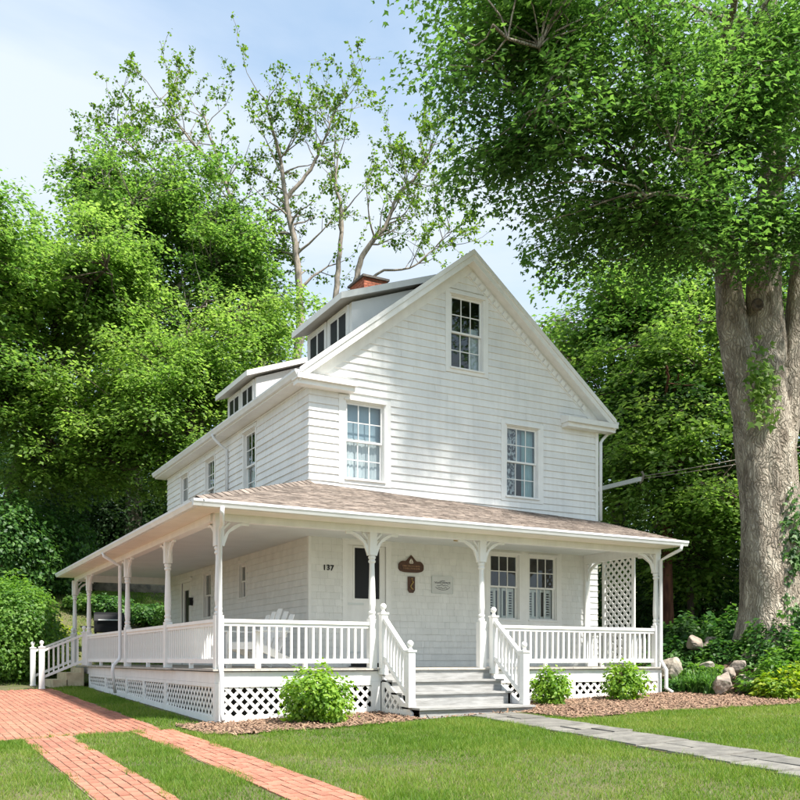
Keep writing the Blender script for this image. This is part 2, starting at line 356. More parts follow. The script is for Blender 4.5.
n = 20000; cx = rng.uniform(-2.95, 9.5, n); cy = rng.uniform(-5.5, -2.05, n); k = (cy > mul_y(cx) - .05 - .08 * rng.random(n)) & ~((cx > .3) & (cx < 2.45) & (cy > -3.4)); cx, cy = cx[k], cy[k]; n = len(cx)
an = rng.uniform(0, 6.28, n); ln = rng.uniform(.015, .05, n); wd = rng.uniform(.006, .014, n); cz = gz(cx, cy) + .012 + rng.uniform(0, .018, n); tz = rng.normal(0, .35, n)
ux, uy = np.cos(an), np.sin(an)
P = lambda a, b, t: np.stack([cx + ux * a * ln - uy * b * wd, cy + uy * a * ln + ux * b * wd, cz + a * ln * tz + t], 1)
V = np.stack([P(-1, -1, 0), P(1, -.6, 0), P(1, .8, 0), P(-.8, 1, 0), P(0, 0, .008)], 1).reshape(-1, 3); b5 = np.arange(n)[:, None] * 5
F = np.concatenate([b5 + np.array([0, 1, 4]), b5 + np.array([1, 2, 4]), b5 + np.array([2, 3, 4]), b5 + np.array([3, 0, 4])])
tag(link('mulch_chips', npmesh('mulch_chips', V, F, 'chip'), bed), 'loose reddish bark chips on the bed', kind='stuff')

# --- flagstone path from the steps towards the street
def path_x(y): return np.interp(y, [-15, -9.5, -8, -6, -4.6, -3.5], [.55, .93, 1.12, 1.32, 1.45, 1.5])
pth = sheet('garden_path', [[(float(path_x(y0)) - .42, y0), (float(path_x(y0)) + .42, y0), (float(path_x(y0 + 1)) + .42, y0 + 1), (float(path_x(y0 + 1)) - .42, y0 + 1)] for y0 in np.arange(-14.3, -3.6, 1)], 'mulch', -.002, .4)
y = -3.42; rp_ = random.Random(5)
while y > -14:
    l = rp_.uniform(.38, .62); splits = [-.42, .42] if rp_.random() < .45 else [-.42, rp_.uniform(-.12, .12), .42]
    for a, b_ in zip(splits[:-1], splits[1:]):
        cx_ = float(path_x(y - l / 2)); jj = lambda: rp_.uniform(-.025, .025); zz = rp_.uniform(.012, .022)
        q = [(cx_ + a + .012 + jj(), y - l + .012 + jj()), (cx_ + b_ - .012 + jj(), y - l + .012 + jj()), (cx_ + b_ - .012 + jj(), y - .012 + jj()), (cx_ + a + .012 + jj(), y - .012 + jj())]
        mid = (sum(p[0] for p in q) / 4, sum(p[1] for p in q) / 4); qi = [(p[0] + (mid[0] - p[0]) * .04, p[1] + (mid[1] - p[1]) * .04) for p in q]
        MB().hexa([(*p, g(*p) - .04) for p in q] + [(*p, g(*p) + zz) for p in qi]).build('flagstone', 'stone', pth)
    y -= l

# ================================================================== HOUSE
house = tag(empty('house', (0, 0, 0)), 'white clapboard gabled house with wraparound porch and brown porch roof', 'house')
HX, HY, XM, ZA, SL = 6.627, 9.64, 3.3135, 8.81, .785
DK = .78; EX = .137
front = lambda u, z, o=0: (u, -o, z)
side = lambda u, z, o=0: (-o, u, z)
LW = lambda u, z, o=0: (HX + o, u, z)

def wall_core(name, f3, planes, u0, u1, z0, z1, ops, m, off=-.004):
    us = sorted({u0, u1, *[o[0] for o in ops], *[o[1] for o in ops]}); zs = sorted({z0, z1, *[o[2] for o in ops], *[o[3] for o in ops]}); b = MB()
    for a, c in zip(us[:-1], us[1:]):
        for d, e in zip(zs[:-1], zs[1:]):
            mu, mz = (a + c) / 2, (d + e) / 2
            if any(o[0] < mu < o[1] and o[2] < mz < o[3] for o in ops): continue
            p = clip([(a, d), (c, d), (c, e), (a, e)], planes)
            if len(p) >= 3: b.add([f3(q[0], q[1], off) for q in p], [tuple(range(len(p)))])
    return b.build(name, m, house, recalc=False)
rs = random.Random(21)
def intervals(u0, u1, za, zb, holes):
    iv = [(u0, u1)]
    for h in holes:
        ov = min(zb, h[3]) - max(za, h[2])
        if ov > .3 * (zb - za):
            nv = []
            for a, b in iv:
                if h[1] <= a or h[0] >= b: nv.append((a, b)); continue
                if h[0] - a > .03: nv.append((a, h[0]))
                if b - h[1] > .03: nv.append((h[1], b))
            iv = nv
    return iv
def board(b, f3, poly, z0, e, lo=.017, hi=.004, back=-.003):
    n = len(poly); of = lambda z: lo + (hi - lo) * (z - z0) / e
    b.add([f3(p[0], p[1], of(p[1])) for p in poly] + [f3(p[0], p[1], back) for p in poly], [tuple(range(n)), tuple(range(2 * n - 1, n - 1, -1))] + [(i, i + n, (i + 1) % n + n, (i + 1) % n) for i in range(n)])
def clapboards(parent, f3, planes, u0, u1, z0, z1, holes, e=EX):
    z = z0
    while z < z1 - .01:
        top = min(z + e + .006, z1)
        for a, b in intervals(u0, u1, z, z + e, holes):
            cuts = [a]; 
            while b - cuts[-1] > 2.6: cuts.append(cuts[-1] + rs.uniform(.7, 2.2))
            if len(cuts) > 1 and b - cuts[-1] < .3: cuts.pop()
            cuts.append(b)
            for c, d in zip(cuts[:-1], cuts[1:]):
                p = clip([(c + .0015, z), (d - .0015, z), (d - .0015, top), (c + .0015, top)], planes)
                if len(p) < 3 or max(q[0] for q in p) - min(q[0] for q in p) < .02: continue
                m = MB(); board(m, f3, p, z, e, .025 + rs.uniform(-.003, .003), .002); m.build('siding_board', 'siding', parent)
        z += e
def shingles(b, f3, u0, u1, z0, z1, holes, e=.122):
    z = z0
    while z < z1 - .02:
        top = min(z + e + .004, z1)
        for a, c in intervals(u0, u1, z, z + e, holes):
            u = a
            while u < c - .01:
                q = min(u + rs.uniform(.07, .2), c)
                if c - q < .04: q = c
                dz = rs.uniform(-.0015, .0015)
                board(b, f3, [(u + .0009, z + dz), (q - .0009, z + dz), (q - .0009, top), (u + .0009, top)], z, e, .021 + rs.uniform(-.001, .001), .003)
                u = q
        z += e

def frect(b, f3, u0, u1, z0, z1, o0, o1):
    c = [f3(u0, z0, o0), f3(u1, z0, o0), f3(u1, z0, o1), f3(u0, z0, o1), f3(u0, z1, o0), f3(u1, z1, o0), f3(u1, z1, o1), f3(u0, z1, o1)]
    return b.hexa(c)
def window(f3, u0, u1, z0, z1, cw=.11, cols=3, rows=(2, 2), cover=(), room=True, head=.10, ap=.10, parent=None, casing_l=None, casing_r=None, depth_=.9, split=.5, fr=.035):
    par = parent or house
    cl = cw if casing_l is None else casing_l; cr = cw if casing_r is None else casing_r
    w_ = MB()
    frect(w_, f3, u0 - cl, u0, z0 - ap, z1 + head, 0, .024); frect(w_, f3, u1, u1 + cr, z0 - ap, z1 + head, 0, .024)
    frect(w_, f3, u0, u1, z1, z1 + head, 0, .0235); frect(w_, f3, u0, u1, z0 - ap, z0 - .03, 0, .0235)
    win = w_.build('window', 'trim', par)
    frect(MB(), f3, u0 - .035, u1 + .035, z1 + .012, z1 + .035, .0245, .06).build('head_cap', 'trim', win)
    frect(MB(), f3, u0 - .03, u1 + .03, z0 - .03, z0, -.05, .055).build('sill', 'trim', win)
    jb = MB(); jd = -.11
    frect(jb, f3, u0, u0 + .012, z0, z1, jd, -.001); frect(jb, f3, u1 - .012, u1, z0, z1, jd, -.001); frect(jb, f3, u0 + .012, u1 - .012, z1 - .012, z1, jd, -.001)
    jb.build('frame', 'trim', win)
    zm = z0 + (z1 - z0) * split
    for si, (a, b, o) in enumerate(((zm - .018, z1 - .012, -.03), (z0, zm + .018, -.062))):
        s_ = MB(); ua, ub = u0 + .012, u1 - .012; nr = rows[si]; mt = .017
        frect(s_, f3, ua, ua + fr, a, b, o - .03, o); frect(s_, f3, ub - fr, ub, a, b, o - .03, o)
        frect(s_, f3, ua + fr, ub - fr, a, a + fr, o - .03, o); frect(s_, f3, ua + fr, ub - fr, b - fr, b, o - .03, o)
        gu0, gu1, ga, gb = ua + fr, ub - fr, a + fr, b - fr; pw = (gu1 - gu0) / cols; ph = (gb - ga) / nr
        for c in range(1, cols): frect(s_, f3, gu0 + c * pw - mt / 2, gu0 + c * pw + mt / 2, ga, gb, o - .022, o - .004)
        for r_ in range(1, nr): frect(s_, f3, gu0, gu1, ga + r_ * ph - mt / 2, ga + r_ * ph + mt / 2, o - .023, o - .005)
        s_.build('sash', 'trim', win)
        for c in range(cols):
            for r_ in range(nr):
                frect(MB(), f3, gu0 + c * pw + mt / 2 * (c > 0), gu0 + (c + 1) * pw - mt / 2 * (c < cols - 1), ga + r_ * ph + mt / 2 * (r_ > 0), ga + (r_ + 1) * ph - mt / 2 * (r_ < nr - 1), o - .016, o - .012).build('pane', 'glass', win)
    for (m, a, b, c, d, o) in cover:       # curtains: (material, u frac0, u frac1, z frac0, z frac1, offset)
        ua, ub, za, zb = u0 + (u1 - u0) * a, u0 + (u1 - u0) * b, z0 + (z1 - z0) * c, z0 + (z1 - z0) * d
        k = 28; vs = []; fs = []
        for t in range(k + 1):
            q = ua + (ub - ua) * t / k; wv = .014 * math.sin(t * 2.1) + .006 * math.sin(t * 5.3)
            if m == 'blind': wv = 0
            vs += [f3(q, za, o + wv), f3(q, zb, o + wv * .5)]
            if t: fs.append((2 * t - 2, 2 * t, 2 * t + 1, 2 * t - 1))
        MB().add(vs, fs).build('curtain', m, win, smooth=True, recalc=False)
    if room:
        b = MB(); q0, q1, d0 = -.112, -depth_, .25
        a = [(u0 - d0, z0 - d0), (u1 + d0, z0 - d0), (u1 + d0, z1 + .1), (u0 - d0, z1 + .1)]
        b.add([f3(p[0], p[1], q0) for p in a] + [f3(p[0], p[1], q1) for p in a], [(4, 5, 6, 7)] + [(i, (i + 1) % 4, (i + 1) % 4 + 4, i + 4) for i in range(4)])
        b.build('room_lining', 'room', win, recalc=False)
    return win

# openings (frame rectangles)
W1 = (.71, 1.49, 4.20, 5.60); W2 = (4.26, 5.04, 4.19, 5.60); WG = (2.95, 3.69, 6.56, 7.96)
A1 = (3.86, 4.57, 1.72, 3.02); A2 = (4.82, 5.52, 1.72, 3.02); DR = (.74, 1.53, .80, 3.0)
S2 = [(2.74, 3.44, 4.25, 5.64), (5.46, 6.14, 4.25, 5.58), (7.64, 8.26, 4.3, 5.58)]
S1 = [(3.32, 3.72, 2.22, 2.92), (5.72, 6.30, 1.9, 2.95), ]
SD = (7.42, 8.22, .80, 2.86)
gab = [(-SL, 1, ZA - .24 - SL * XM), (SL, 1, ZA - .24 + SL * XM)]
fw_ = wall_core('gable_wall', front, gab, 0, HX, 3.14, ZA, [W1, W2, WG], 'siding')
lw_ = wall_core('porch_front_wall', front, [], 0, HX, .3, 3.14, [A1, A2, DR], 'shingle_wall')
sw_ = wall_core('eave_wall', side, [], 0, HY, 3.14, 5.86, S2, 'siding')
sl_ = wall_core('porch_eave_wall', side, [], 0, HY, .3, 3.14, S1 + [SD], 'shingle_wall')
MB().box(HX - .05, HX, .003, HY, .2, 5.86).build('right_wall', 'siding', house)
MB().prism([(.003, .2), (HX - .052, .2), (HX - .052, 5.7), (XM, ZA - .27), (.003, 5.7)], 'y', HY - .05, HY).build('rear_wall', 'siding', house)
cas = lambda o, l=.12: (o[0] - l, o[1] + l, o[2] - .10, o[3] + .10)
fz = [(-SL, 1, ZA - .42 - SL * XM), (SL, 1, ZA - .42 + SL * XM)]
clapboards(fw_, front, fz, -.012, HX - .07, 3.70, ZA, [cas(W1, .14), cas(W2, .135), cas(WG, .125)])
clapboards(sw_, side, [], .0, HY, 3.70, 5.79, [cas(o, .075) for o in S2])
b = MB(); shingles(b, front, .03, 3.70, DK, 3.14, [(DR[0] - .1, DR[1] + .11, .5, 3.12)]); shingles(b, front, 5.66, HX, DK, 3.14, [])
tag(b.build('wall_shingles', 'shingle_wall', lw_), kind='stuff')
b = MB(); shingles(b, side, 0, HY, DK, 3.14, [cas(o, .07) for o in S1] + [(SD[0] - .09, SD[1] + .09, .5, 2.97)])
tag(b.build('wall_shingles', 'shingle_wall', sl_), kind='stuff')
b = MB(); b.box(-.025, .03, -.022, 0, DK, 3.14); b.box(-.0255, 0, 0, .05, DK, 3.14); b.box(HX - .07, HX + .012, -.024, .05, 3.6, 5.72); b.build('corner_board', 'trim', house)
# smooth panelled wall round the double window
b = MB(); b.box(3.70, A1[0] - .1, -.016, 0, DK, 3.14); b.box(A2[1] + .1, 5.66, -.0165, 0, DK, 3.14); b.box(A1[0] - .1, A2[1] + .1, -.0162, 0, DK, 1.62); b.build('wall_panel', 'trim', house)

window(front, *W1, cw=.14, cover=[('blind', .0, 1, .48, 1, -.16), ('curtain', .02, .98, .0, .55, -.14)])
window(front, *W2, cw=.135, cover=[('lace', .02, .42, 0, .98, -.14), ('aqua', .62, .98, 0, .98, -.15), ('blind', 0, 1, .5, 1, -.19)])
window(front, *WG, cw=.125, cover=[('curtain', .68, .98, 0, .62, -.14)])
for o, cv in zip(S2, ([('aqua', 0, 1, .05, .45, -.16)], [('curtain', .1, .5, 0, 1, -.15)], [])): window(side, *o, cw=.07, cols=2, cover=cv, depth_=.7)
for o in (A1, A2):
    wn = window(front, *o, cw=.1, rows=(2, 1), head=.09, casing_r=.12 if o is A1 else .1, casing_l=.1 if o is A1 else .13)
    u0, u1, z0, z1 = o; zm = (z0 + z1) / 2 - .02
    for a, c in ((u0 + .045, u0 + .20), (u0 + .20, u0 + .34), (u1 - .33, u1 - .19), (u1 - .19, u1 - .045)):
        s_ = MB(); frect(s_, front, a, a + .025, z0 + .03, zm, -.155, -.12); frect(s_, front, c - .025, c, z0 + .03, zm, -.155, -.12); frect(s_, front, a + .025, c - .025, z0 + .03, z0 + .08, -.154, -.121); frect(s_, front, a + .025, c - .025, zm - .05, zm, -.154, -.121)
        sh = s_.build('shutter', 'trim', wn)
    # one louvre row mesh per shutter leaf pair, kept as separate slats
    for a, c in ((u0 + .07, u0 + .175), (u1 - .165, u1 - .07)):
        z = z0 + .10
        while z < zm - .06:
            MB().hexa([front(a, z, -.15), front(c, z, -.15), front(c, z - .012, -.125), front(a, z - .012, -.125), front(a, z + .012, -.15), front(c, z + .012, -.15), front(c, z, -.125), front(a, z, -.125)]).build('louvre', 'trim', wn); z += .052
for o in S1: window(side, *o, cw=.07, cols=2 if o[1] - o[0] > .45 else 1, rows=(1, 1), depth_=.7)

# front door with dark glazed upper half and strap hinges
def door(f3, o, glz, hinge_side=0):
    u0, u1, z0, z1 = o; d = MB()
    gl = glz
    frect(d, f3, u0, gl[0], z0, z1, -.05, -.012); frect(d, f3, gl[1], u1, z0, z1, -.05, -.012); frect(d, f3, gl[0], gl[1], z0, gl[2], -.05, -.012); frect(d, f3, gl[0], gl[1], gl[3], z1, -.05, -.012)
    do = d.build('door', 'trim', house)
    c = MB(); frect(c, f3, u0 - .10, u0, z0 - .02, z1 + .11, 0, .022); frect(c, f3, u1, u1 + .11, z0 - .02, z1 + .11, 0, .022); frect(c, f3, u0, u1, z1, z1 + .11, 0, .0215); c.build('casing', 'trim', do)
    c = MB(); frect(c, f3, u0 - .12, u1 + .12, z1 + .075, z1 + .105, .023, .06); c.build('head_cap', 'trim', do)
    c = MB(); frect(c, f3, gl[0], gl[1], gl[2], gl[3], -.036, -.03); c.build('pane', 'screen', do)
    c = MB(); e = .03
    frect(c, f3, gl[0] - e, gl[0], gl[2] - e, gl[3] + e, -.011, -.002); frect(c, f3, gl[1], gl[1] + e, gl[2] - e, gl[3] + e, -.011, -.002); frect(c, f3, gl[0], gl[1], gl[2] - e, gl[2], -.011, -.003); frect(c, f3, gl[0], gl[1], gl[3], gl[3] + e, -.011, -.003); c.build('glazing_bead', 'trim', do)
    return do
do = door(front, DR, (.895, 1.41, 2.03, 2.955))
for z in (1.93, 1.05): frect(MB(), front, .69, 1.08, z - .018, z + .018, -.011, .004).build('strap_hinge', 'ceiling', do)
MB().lathe([(.0, 0), (.02, 0), (.03, .02), (.03, .035), (.0, .05)], 0, 0, 10).build('door_knob', 'black', do, loc=(1.47, -.0, 1.75), rot=(R(90), 0, 0))
d2 = door(side, SD, (7.62, 8.02, 1.2, 2.66))
MB().box(-.05, -.0, 7.25, 7.27, 1.75, 1.85).build('door_handle', 'black', d2)

# ---- main roof
YF, YB = -.235, HY + .235; EXL = -.285
rz_ = lambda x: ZA - SL * abs(x - XM)
for sgn in (-1, 1):
    xe = XM + sgn * (XM - EXL); b = MB()
    b.prism([(xe, rz_(xe)), (XM, ZA), (XM, ZA - .10), (xe, rz_(xe) - .10)], 'y', YF, YB); rf = b.build('roof', 'roof', house)
    b = MB(); t = rz_
    b.prism([(xe, t(xe) - .004), (XM, ZA - .004), (XM, ZA - .10), (xe, t(xe) - .10)], 'y', YF - .045, YF - .002); b.build('rake_crown', 'trim', house)
    b = MB(); b.prism([(xe, t(xe) - .102), (XM, ZA - .102), (XM, ZA - .225), (xe, t(xe) - .225)], 'y', YF - .022, YF + .02); b.build('rake_board', 'trim', house)
    b = MB(); b.prism([(xe, t(xe) - .185), (XM, ZA - .185), (XM, ZA - .205), (xe, t(xe) - .205)], 'y', YF + .022, -.002); b.build('rake_soffit', 'trim', house)
    xi = XM + sgn * (XM + .0)
    b = MB(); b.prism([(xi, t(xi) - .207), (XM, ZA - .207), (XM, ZA - .43), (xi, t(xi) - .43)], 'y', -.026, -.001); b.build('frieze', 'trim', house)
    # eave: soffit, fascia, gutter
    a, c = sorted((xe, XM + sgn * (XM)))
    b = MB(); b.box(a, c, YF + .03, YB, 5.80, 5.825); b.build('soffit', 'trim', house)
    a, c = sorted((xe, xe - sgn * .02)); b = MB(); b.box(a, c, YF + .025, YB, 5.826, 5.93); b.build('fascia', 'trim', house)
    b = MB(); prof = [(0, 0), (.055, 0), (.075, .04), (.095, .075), (.095, .10), (.085, .10), (.085, .08), (.01, .02), (.0, .1), (-.004, .1)]
    gp = [(xe + sgn * p[0], 5.835 + p[1]) for p in [(0.001, 0), (.055, 0), (.072, .04), (.09, .07), (.09, .105), (.001, .105)]]
    b.prism(gp, 'y', YF - .02, YB); b.build('gutter', 'gutter', house)
    # cornice return on the gable front
    xo = xe + sgn * .05; xin = XM + sgn * (XM - .82) if sgn < 0 else XM + sgn * (XM - 1.0); a, c = sorted((xo, xin))
    b = MB(); b.box(a, c, YF - .045, -.002, 5.80, 5.90); b.prism([(YF - .05, 5.901), (-.002, 5.901), (-.002, 5.985)], 'x', a, c); b.box(a + .03, c - .02, YF + .02, -.003, 5.72, 5.799); b.build('cornice_return', 'trim', house)
# dentil blocks along the right rake
dl = math.hypot(1, SL); x = XM + .10
while x < HX - .35:
    zc = rz_(x) - .345; b = MB(); h = .05
    c = (x, zc); ex = (1 / dl * h, -SL / dl * h); ey = (SL / dl * .05, 1 / dl * .05)
    q = [(c[0] - ex[0] - ey[0], c[1] - ex[1] - ey[1]), (c[0] + ex[0] - ey[0], c[1] + ex[1] - ey[1]), (c[0] + ex[0] + ey[0], c[1] + ex[1] + ey[1]), (c[0] - ex[0] + ey[0], c[1] - ex[1] + ey[1])]
    b.prism(q, 'y', -.062, -.027); b.build('dentil', 'trim', house); x += .112

# ---- shed dormers on the left slope
for yd in (.5, 5.74):
    XD, y0, y1 = 1.14, yd + .13, yd + 2.26
    b = MB(); b.prism([(XD, 6.9), (XD, 7.68), (2.62, 8.24), (2.62, 8.1)], 'y', y0, y1); dm = b.build('dormer', 'white', house)
    zt = lambda x: 7.785 + (x - .88) * .362
    b = MB(); b.prism([(.88, zt(.88)), (2.97, zt(2.97)), (2.97, zt(2.97) - .05), (.88, zt(.88) - .05)], 'y', yd, yd + 2.4); b.build('dormer_roof', 'roof', dm)
    b = MB()
    for ya in (yd - .025, yd + 2.402): b.prism([(.855, zt(.855) - .006), (2.9, zt(2.9) - .006), (2.9, zt(2.9) - .13), (.855, zt(.855) - .13)], 'y', ya, ya + .023)
    b.box(.855, .878, yd - .001, yd + 2.401, zt(.88) - .135, zt(.88) - .012); b.build('dormer_fascia', 'trim', dm)
    b = MB(); b.prism([(.879, zt(.88) - .11), (2.6, zt(2.6) - .11), (2.6, zt(2.6) - .12), (.879, zt(.88) - .12)], 'y', yd, yd + 2.4); b.build('dormer_soffit', 'trim', dm)
    fd = lambda u, z, o=0, XD=XD: (XD - o, u, z)
    for k in range(2):
        u0 = y0 + .17 + k * 1.0; u1 = u0 + .78
        b = MB()
        frect(b, fd, u0 - .07, u0, 7.05, 7.66, .001, .04); frect(b, fd, u1, u1 + .07, 7.05, 7.66, .001, .04); frect(b, fd, u0, u1, 7.585, 7.66, .001, .039)
        frect(b, fd, (u0 + u1) / 2 - .025, (u0 + u1) / 2 + .025, 7.05, 7.585, .012, .03); frect(b, fd, u0, u0 + .035, 7.05, 7.585, .012, .03); frect(b, fd, u1 - .035, u1, 7.05, 7.585, .012, .03); frect(b, fd, u0, u1, 7.55, 7.584, .011, .029)
        wd_ = b.build('dormer_window', 'trim', dm)
        wd_.name = 'window'
        for a, c in ((u0 + .036, (u0 + u1) / 2 - .026), ((u0 + u1) / 2 + .026, u1 - .036)):
            frect(MB(), fd, a, c, 7.05, 7.549, .004, .018).build('pane', 'screen', wd_ if False else dm)

# ---- chimney
cx0, cy0, cw_, cl_ = 3.12, 4.05, .60, .75
b = MB(); b.box(cx0 + .008, cx0 + cw_ - .008, cy0 + .008, cy0 + cl_ - .008, 8.0, 9.82); ch = b.build('chimney', 'mortar', house)
z = 8.45; kk = 0
while z < 9.8:
    for f in range(2):      # front (y=cy0) and left (x=cx0) faces, right and back too
        for s_ in (0, 1):
            ln_ = cw_ if f == 0 else cl_; u = -(.1 if kk % 2 else 0)
            while u < ln_ - .01:
                a, c = max(u, 0) + .004, min(u + .2, ln_) - .004
                if c - a > .02:
                    m = MB()
                    if f == 0: yy = cy0 if s_ == 0 else cy0 + cl_ - .02; m.box(cx0 + a, cx0 + c, yy, yy + .02, z, z + .06)
                    else: xx = cx0 if s_ == 0 else cx0 + cw_ - .02; m.box(xx - .001, xx + .019, cy0 + a + .001, cy0 + c - .001, z, z + .06)
                    m.build('brick', 'brick_ch', ch)
                u += .2
    z += .07; kk += 1
b = MB(); b.box(cx0 - .05, cx0 + cw_ + .05, cy0 - .05, cy0 + cl_ + .05, 9.83, 9.88); b.build('chimney_cap', 'roof', ch)

# ---- service eave at the right rear with the cable bracket
b = MB(); b.box(HX, 8.55, 2.55, 5.2, 5.02, 5.10); b.build('rear_awning', 'white', house)
b = MB(); gp = [(8.551, 5.02), (8.60, 5.02), (8.64, 5.06), (8.64, 5.12), (8.551, 5.12)]; b.prism(gp, 'y', .75, 5.2); b.build('awning_gutter', 'gutter', house)

# ---- porch
PX, PY = -2.30, -2.03
posts_f = [(-2.30, PY), (.205, PY), (2.29, PY), (6.30, PY)]
posts_s = [(-2.32, .72), (-2.34, 3.75), (-2.36, 7.85), (-2.40, 9.62)]
def G(x, y): return g(x, y)
# deck planks
for k in range(62):
    x = -2.42 + k * .1435
    if x > 6.42: break
    MB().box(x, min(x + .1405, 6.42), -2.16 + rs.uniform(-.003, .003), -.002 if x > -.05 else .0, DK - .03, DK + rs.uniform(-.0015, .0015)).build('deck_board', 'deck', house)
for k in range(69):
    y = .003 + k * .1435
    if y > 9.8: break
    MB().box(-2.46 + rs.uniform(-.003, .003), -.028, y, y + .1405, DK - .031, DK - .001 + rs.uniform(-.0015, .001)).build('deck_board', 'deck', house)
# rim boards under the deck
b = MB(); b.box(-2.36, 6.37, -2.105, -2.075, .575, DK - .045); b.box(-2.37, -2.34, -2.074, 9.72, .575, DK - .045); b.box(6.34, 6.37, -2.074, -.003, .575, DK - .045); b.build('rim_board', 'trim', house)
# under-porch dark closure
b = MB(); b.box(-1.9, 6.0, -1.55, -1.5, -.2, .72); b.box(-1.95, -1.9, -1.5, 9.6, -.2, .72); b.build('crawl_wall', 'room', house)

# lattice helper: slats of a skewless diagonal grid clipped to a rectangle/polygon in (u,z)
def lattice(f3, planes, u0, u1, z0, z1, parent, pitch=.165, wd=.045, off=0.0):
    for sgn in (1, -1):
        c0 = (u0 - z1) if sgn > 0 else (u0 + z0); c1 = (u1 - z0) if sgn > 0 else (u1 + z1); c = c0
        while c < c1:
            h = wd * .7071
            # band |u - sgn*z - c| <= h
            p = clip([(u0, z0), (u1, z0), (u1, z1), (u0, z1)], [(1, -sgn, c + h), (-1, sgn, -(c - h))] + planes)
            if len(p) >= 3:
                o0 = off + (.0 if sgn > 0 else .0082); n = len(p); m = MB()
                m.add([f3(q[0], q[1], o0) for q in p] + [f3(q[0], q[1], o0 + .008) for q in p], [tuple(range(n)), tuple(range(2 * n - 1, n - 1, -1))] + [(i, i + n, (i + 1) % n + n, (i + 1) % n) for i in range(n)])
                m.build('slat', 'trim', parent)
            c += pitch
fsk = lambda u, z, o=0: (u, -2.075 - o, z)
ssk = lambda u, z, o=0: (-2.34 - o, u, z)
def skirt(f3, u0, u1, gf, stile=(.09, .09)):
    """one framed lattice panel between u0,u1; bottom follows the ground gf(u)"""
    b = MB(); s0, s1 = stile
    def quad(a, c, za, zb, zc, zd, o=.034): 
        b.hexa([f3(a, za, 0.002), f3(c, zb, 0.002), f3(c, zb, o), f3(a, za, o), f3(a, zc, 0.002), f3(c, zd, 0.002), f3(c, zd, o), f3(a, zc, o)])
    quad(u0, u0 + s0, gf(u0) - .02, gf(u0 + s0) - .02, .573, .573); quad(u1 - s1, u1, gf(u1 - s1) - .02, gf(u1) - .02, .573, .573)
    quad(u0 + s0, u1 - s1, gf(u0 + s0) - .01, gf(u1 - s1) - .01, gf(u0 + s0) + .085, gf(u1 - s1) + .085, .032)
    quad(u0 + s0, u1 - s1, .515, .515, .573, .573, .0325)
    p = b.build('lattice_panel', 'trim', house)
    ga, gb_ = gf(u0 + s0) + .08, gf(u1 - s1) + .08; du = (u1 - s1 - u0 - s0); k = (gb_ - ga) / du
    lattice(f3, [(k, -1, k * (u0 + s0) - ga)], u0 + s0, u1 - s1, min(ga, gb_) - .01, .52, p)
gfr = lambda u: g(u, -2.1); gsd = lambda u: g(-2.36, u)
skirt(fsk, -2.375, .32, gfr, (.10, .16)); skirt(fsk, 2.42, 4.13, gfr, (.09, .06)); skirt(fsk, 4.14, 6.37, gfr, (.13, .10))
for a, c in ((-2.07, .70), (.71, 2.25), (2.26, 3.72), (3.73, 5.8), (5.81, 7.80)): skirt(ssk, a, c, gsd, (.07, .07))

# turned posts with scroll brackets
def post_mesh():
    b = MB(); h = .062; b.box(-h, h, -h, h, 0, .78)
    b.lathe([(.052, .781), (.062, .80), (.062, .82), (.045, .84), (.058, .87), (.058, .89), (.044, .91), (.056, 1.0), (.056, 1.1), (.041, 1.62), (.041, 1.66), (.058, 1.68), (.058, 1.70), (.045, 1.72), (.060, 1.745), (.060, 1.765), (.045, 1.785)], 0, 0, 14)
    b.box(-h, h, -h, h, 1.786, 2.16); return b.mesh('post', 'trim')
pm = post_mesh()
def bracket_mesh():
    # quarter scroll in (u,z): from the post side at z=-.36 to the beam at u=.40
    oc = []; ic = []
    for t in range(21):
        a = t / 20; th = a * math.pi / 2
        r = 1 + .085 * math.cos(a * math.pi * 5)
        oc.append((.40 * (1 - math.cos(th) * 1) * r if False else .40 - .40 * math.cos(th) * (1.0), -.36 + .36 * math.sin(th)))
    # concave curve offset plus scallops
    pts_o = []; pts_i = []
    for t in range(25):
        a = t / 24; th = a * math.pi / 2; sc = .016 * abs(math.sin(a * math.pi * 2.5))
        cx, cz = .40, -.36; rx, rz2 = .40, .36
        px, pz = cx - rx * math.cos(th), cz + rz2 * math.sin(th); nx_, nz_ = math.cos(th), -math.sin(th)
        pts_o.append((px + nx_ * (.022 + sc), pz + nz_ * (.022 + sc))); pts_i.append((px - nx_ * .012, min(pz - nz_ * .012, 0)))
    m = MB()
    n = len(pts_o)
    vs = [(p[0], -.02, p[1]) for p in pts_o] + [(p[0], -.02, p[1]) for p in pts_i] + [(p[0], .02, p[1]) for p in pts_o] + [(p[0], .02, p[1]) for p in pts_i]
    fs = []
    for t in range(n - 1):
        fs += [(t, t + 1, n + t + 1, n + t), (2 * n + t, 3 * n + t, 3 * n + t + 1, 2 * n + t + 1), (t, 2 * n + t, 2 * n + t + 1, t + 1), (n + t, n + t + 1, 3 * n + t + 1, 3 * n + t)]
    fs += [(0, n, 3 * n, 2 * n), (n - 1, 3 * n - 1, 4 * n - 1, 2 * n - 1)]
    m.add(vs, fs)
    m.bar((.02, 0, -.10), (.11, 0, -.006), .03, .03); m.bar((.012, 0, -.30), (.012, 0, -.02), .03, .024, (1, 0, 0))
    return m.mesh('bracket', 'trim')
brm = bracket_mesh(); BZ = 2.925
def post(x, y, dirs):
    p = link('post', pm, house, (x, y, DK))
    for a in dirs: link('bracket', brm, p, (math.cos(a) * .061, math.sin(a) * .061, BZ - DK - .0), (0, 0, a))
E_, W_, N_, S_ = 0, math.pi, math.pi / 2, -math.pi / 2
post(*posts_f[0], (E_, N_)); post(*posts_f[1], (E_, W_)); post(*posts_f[2], (E_, W_)); post(*posts_f[3], (W_, N_))
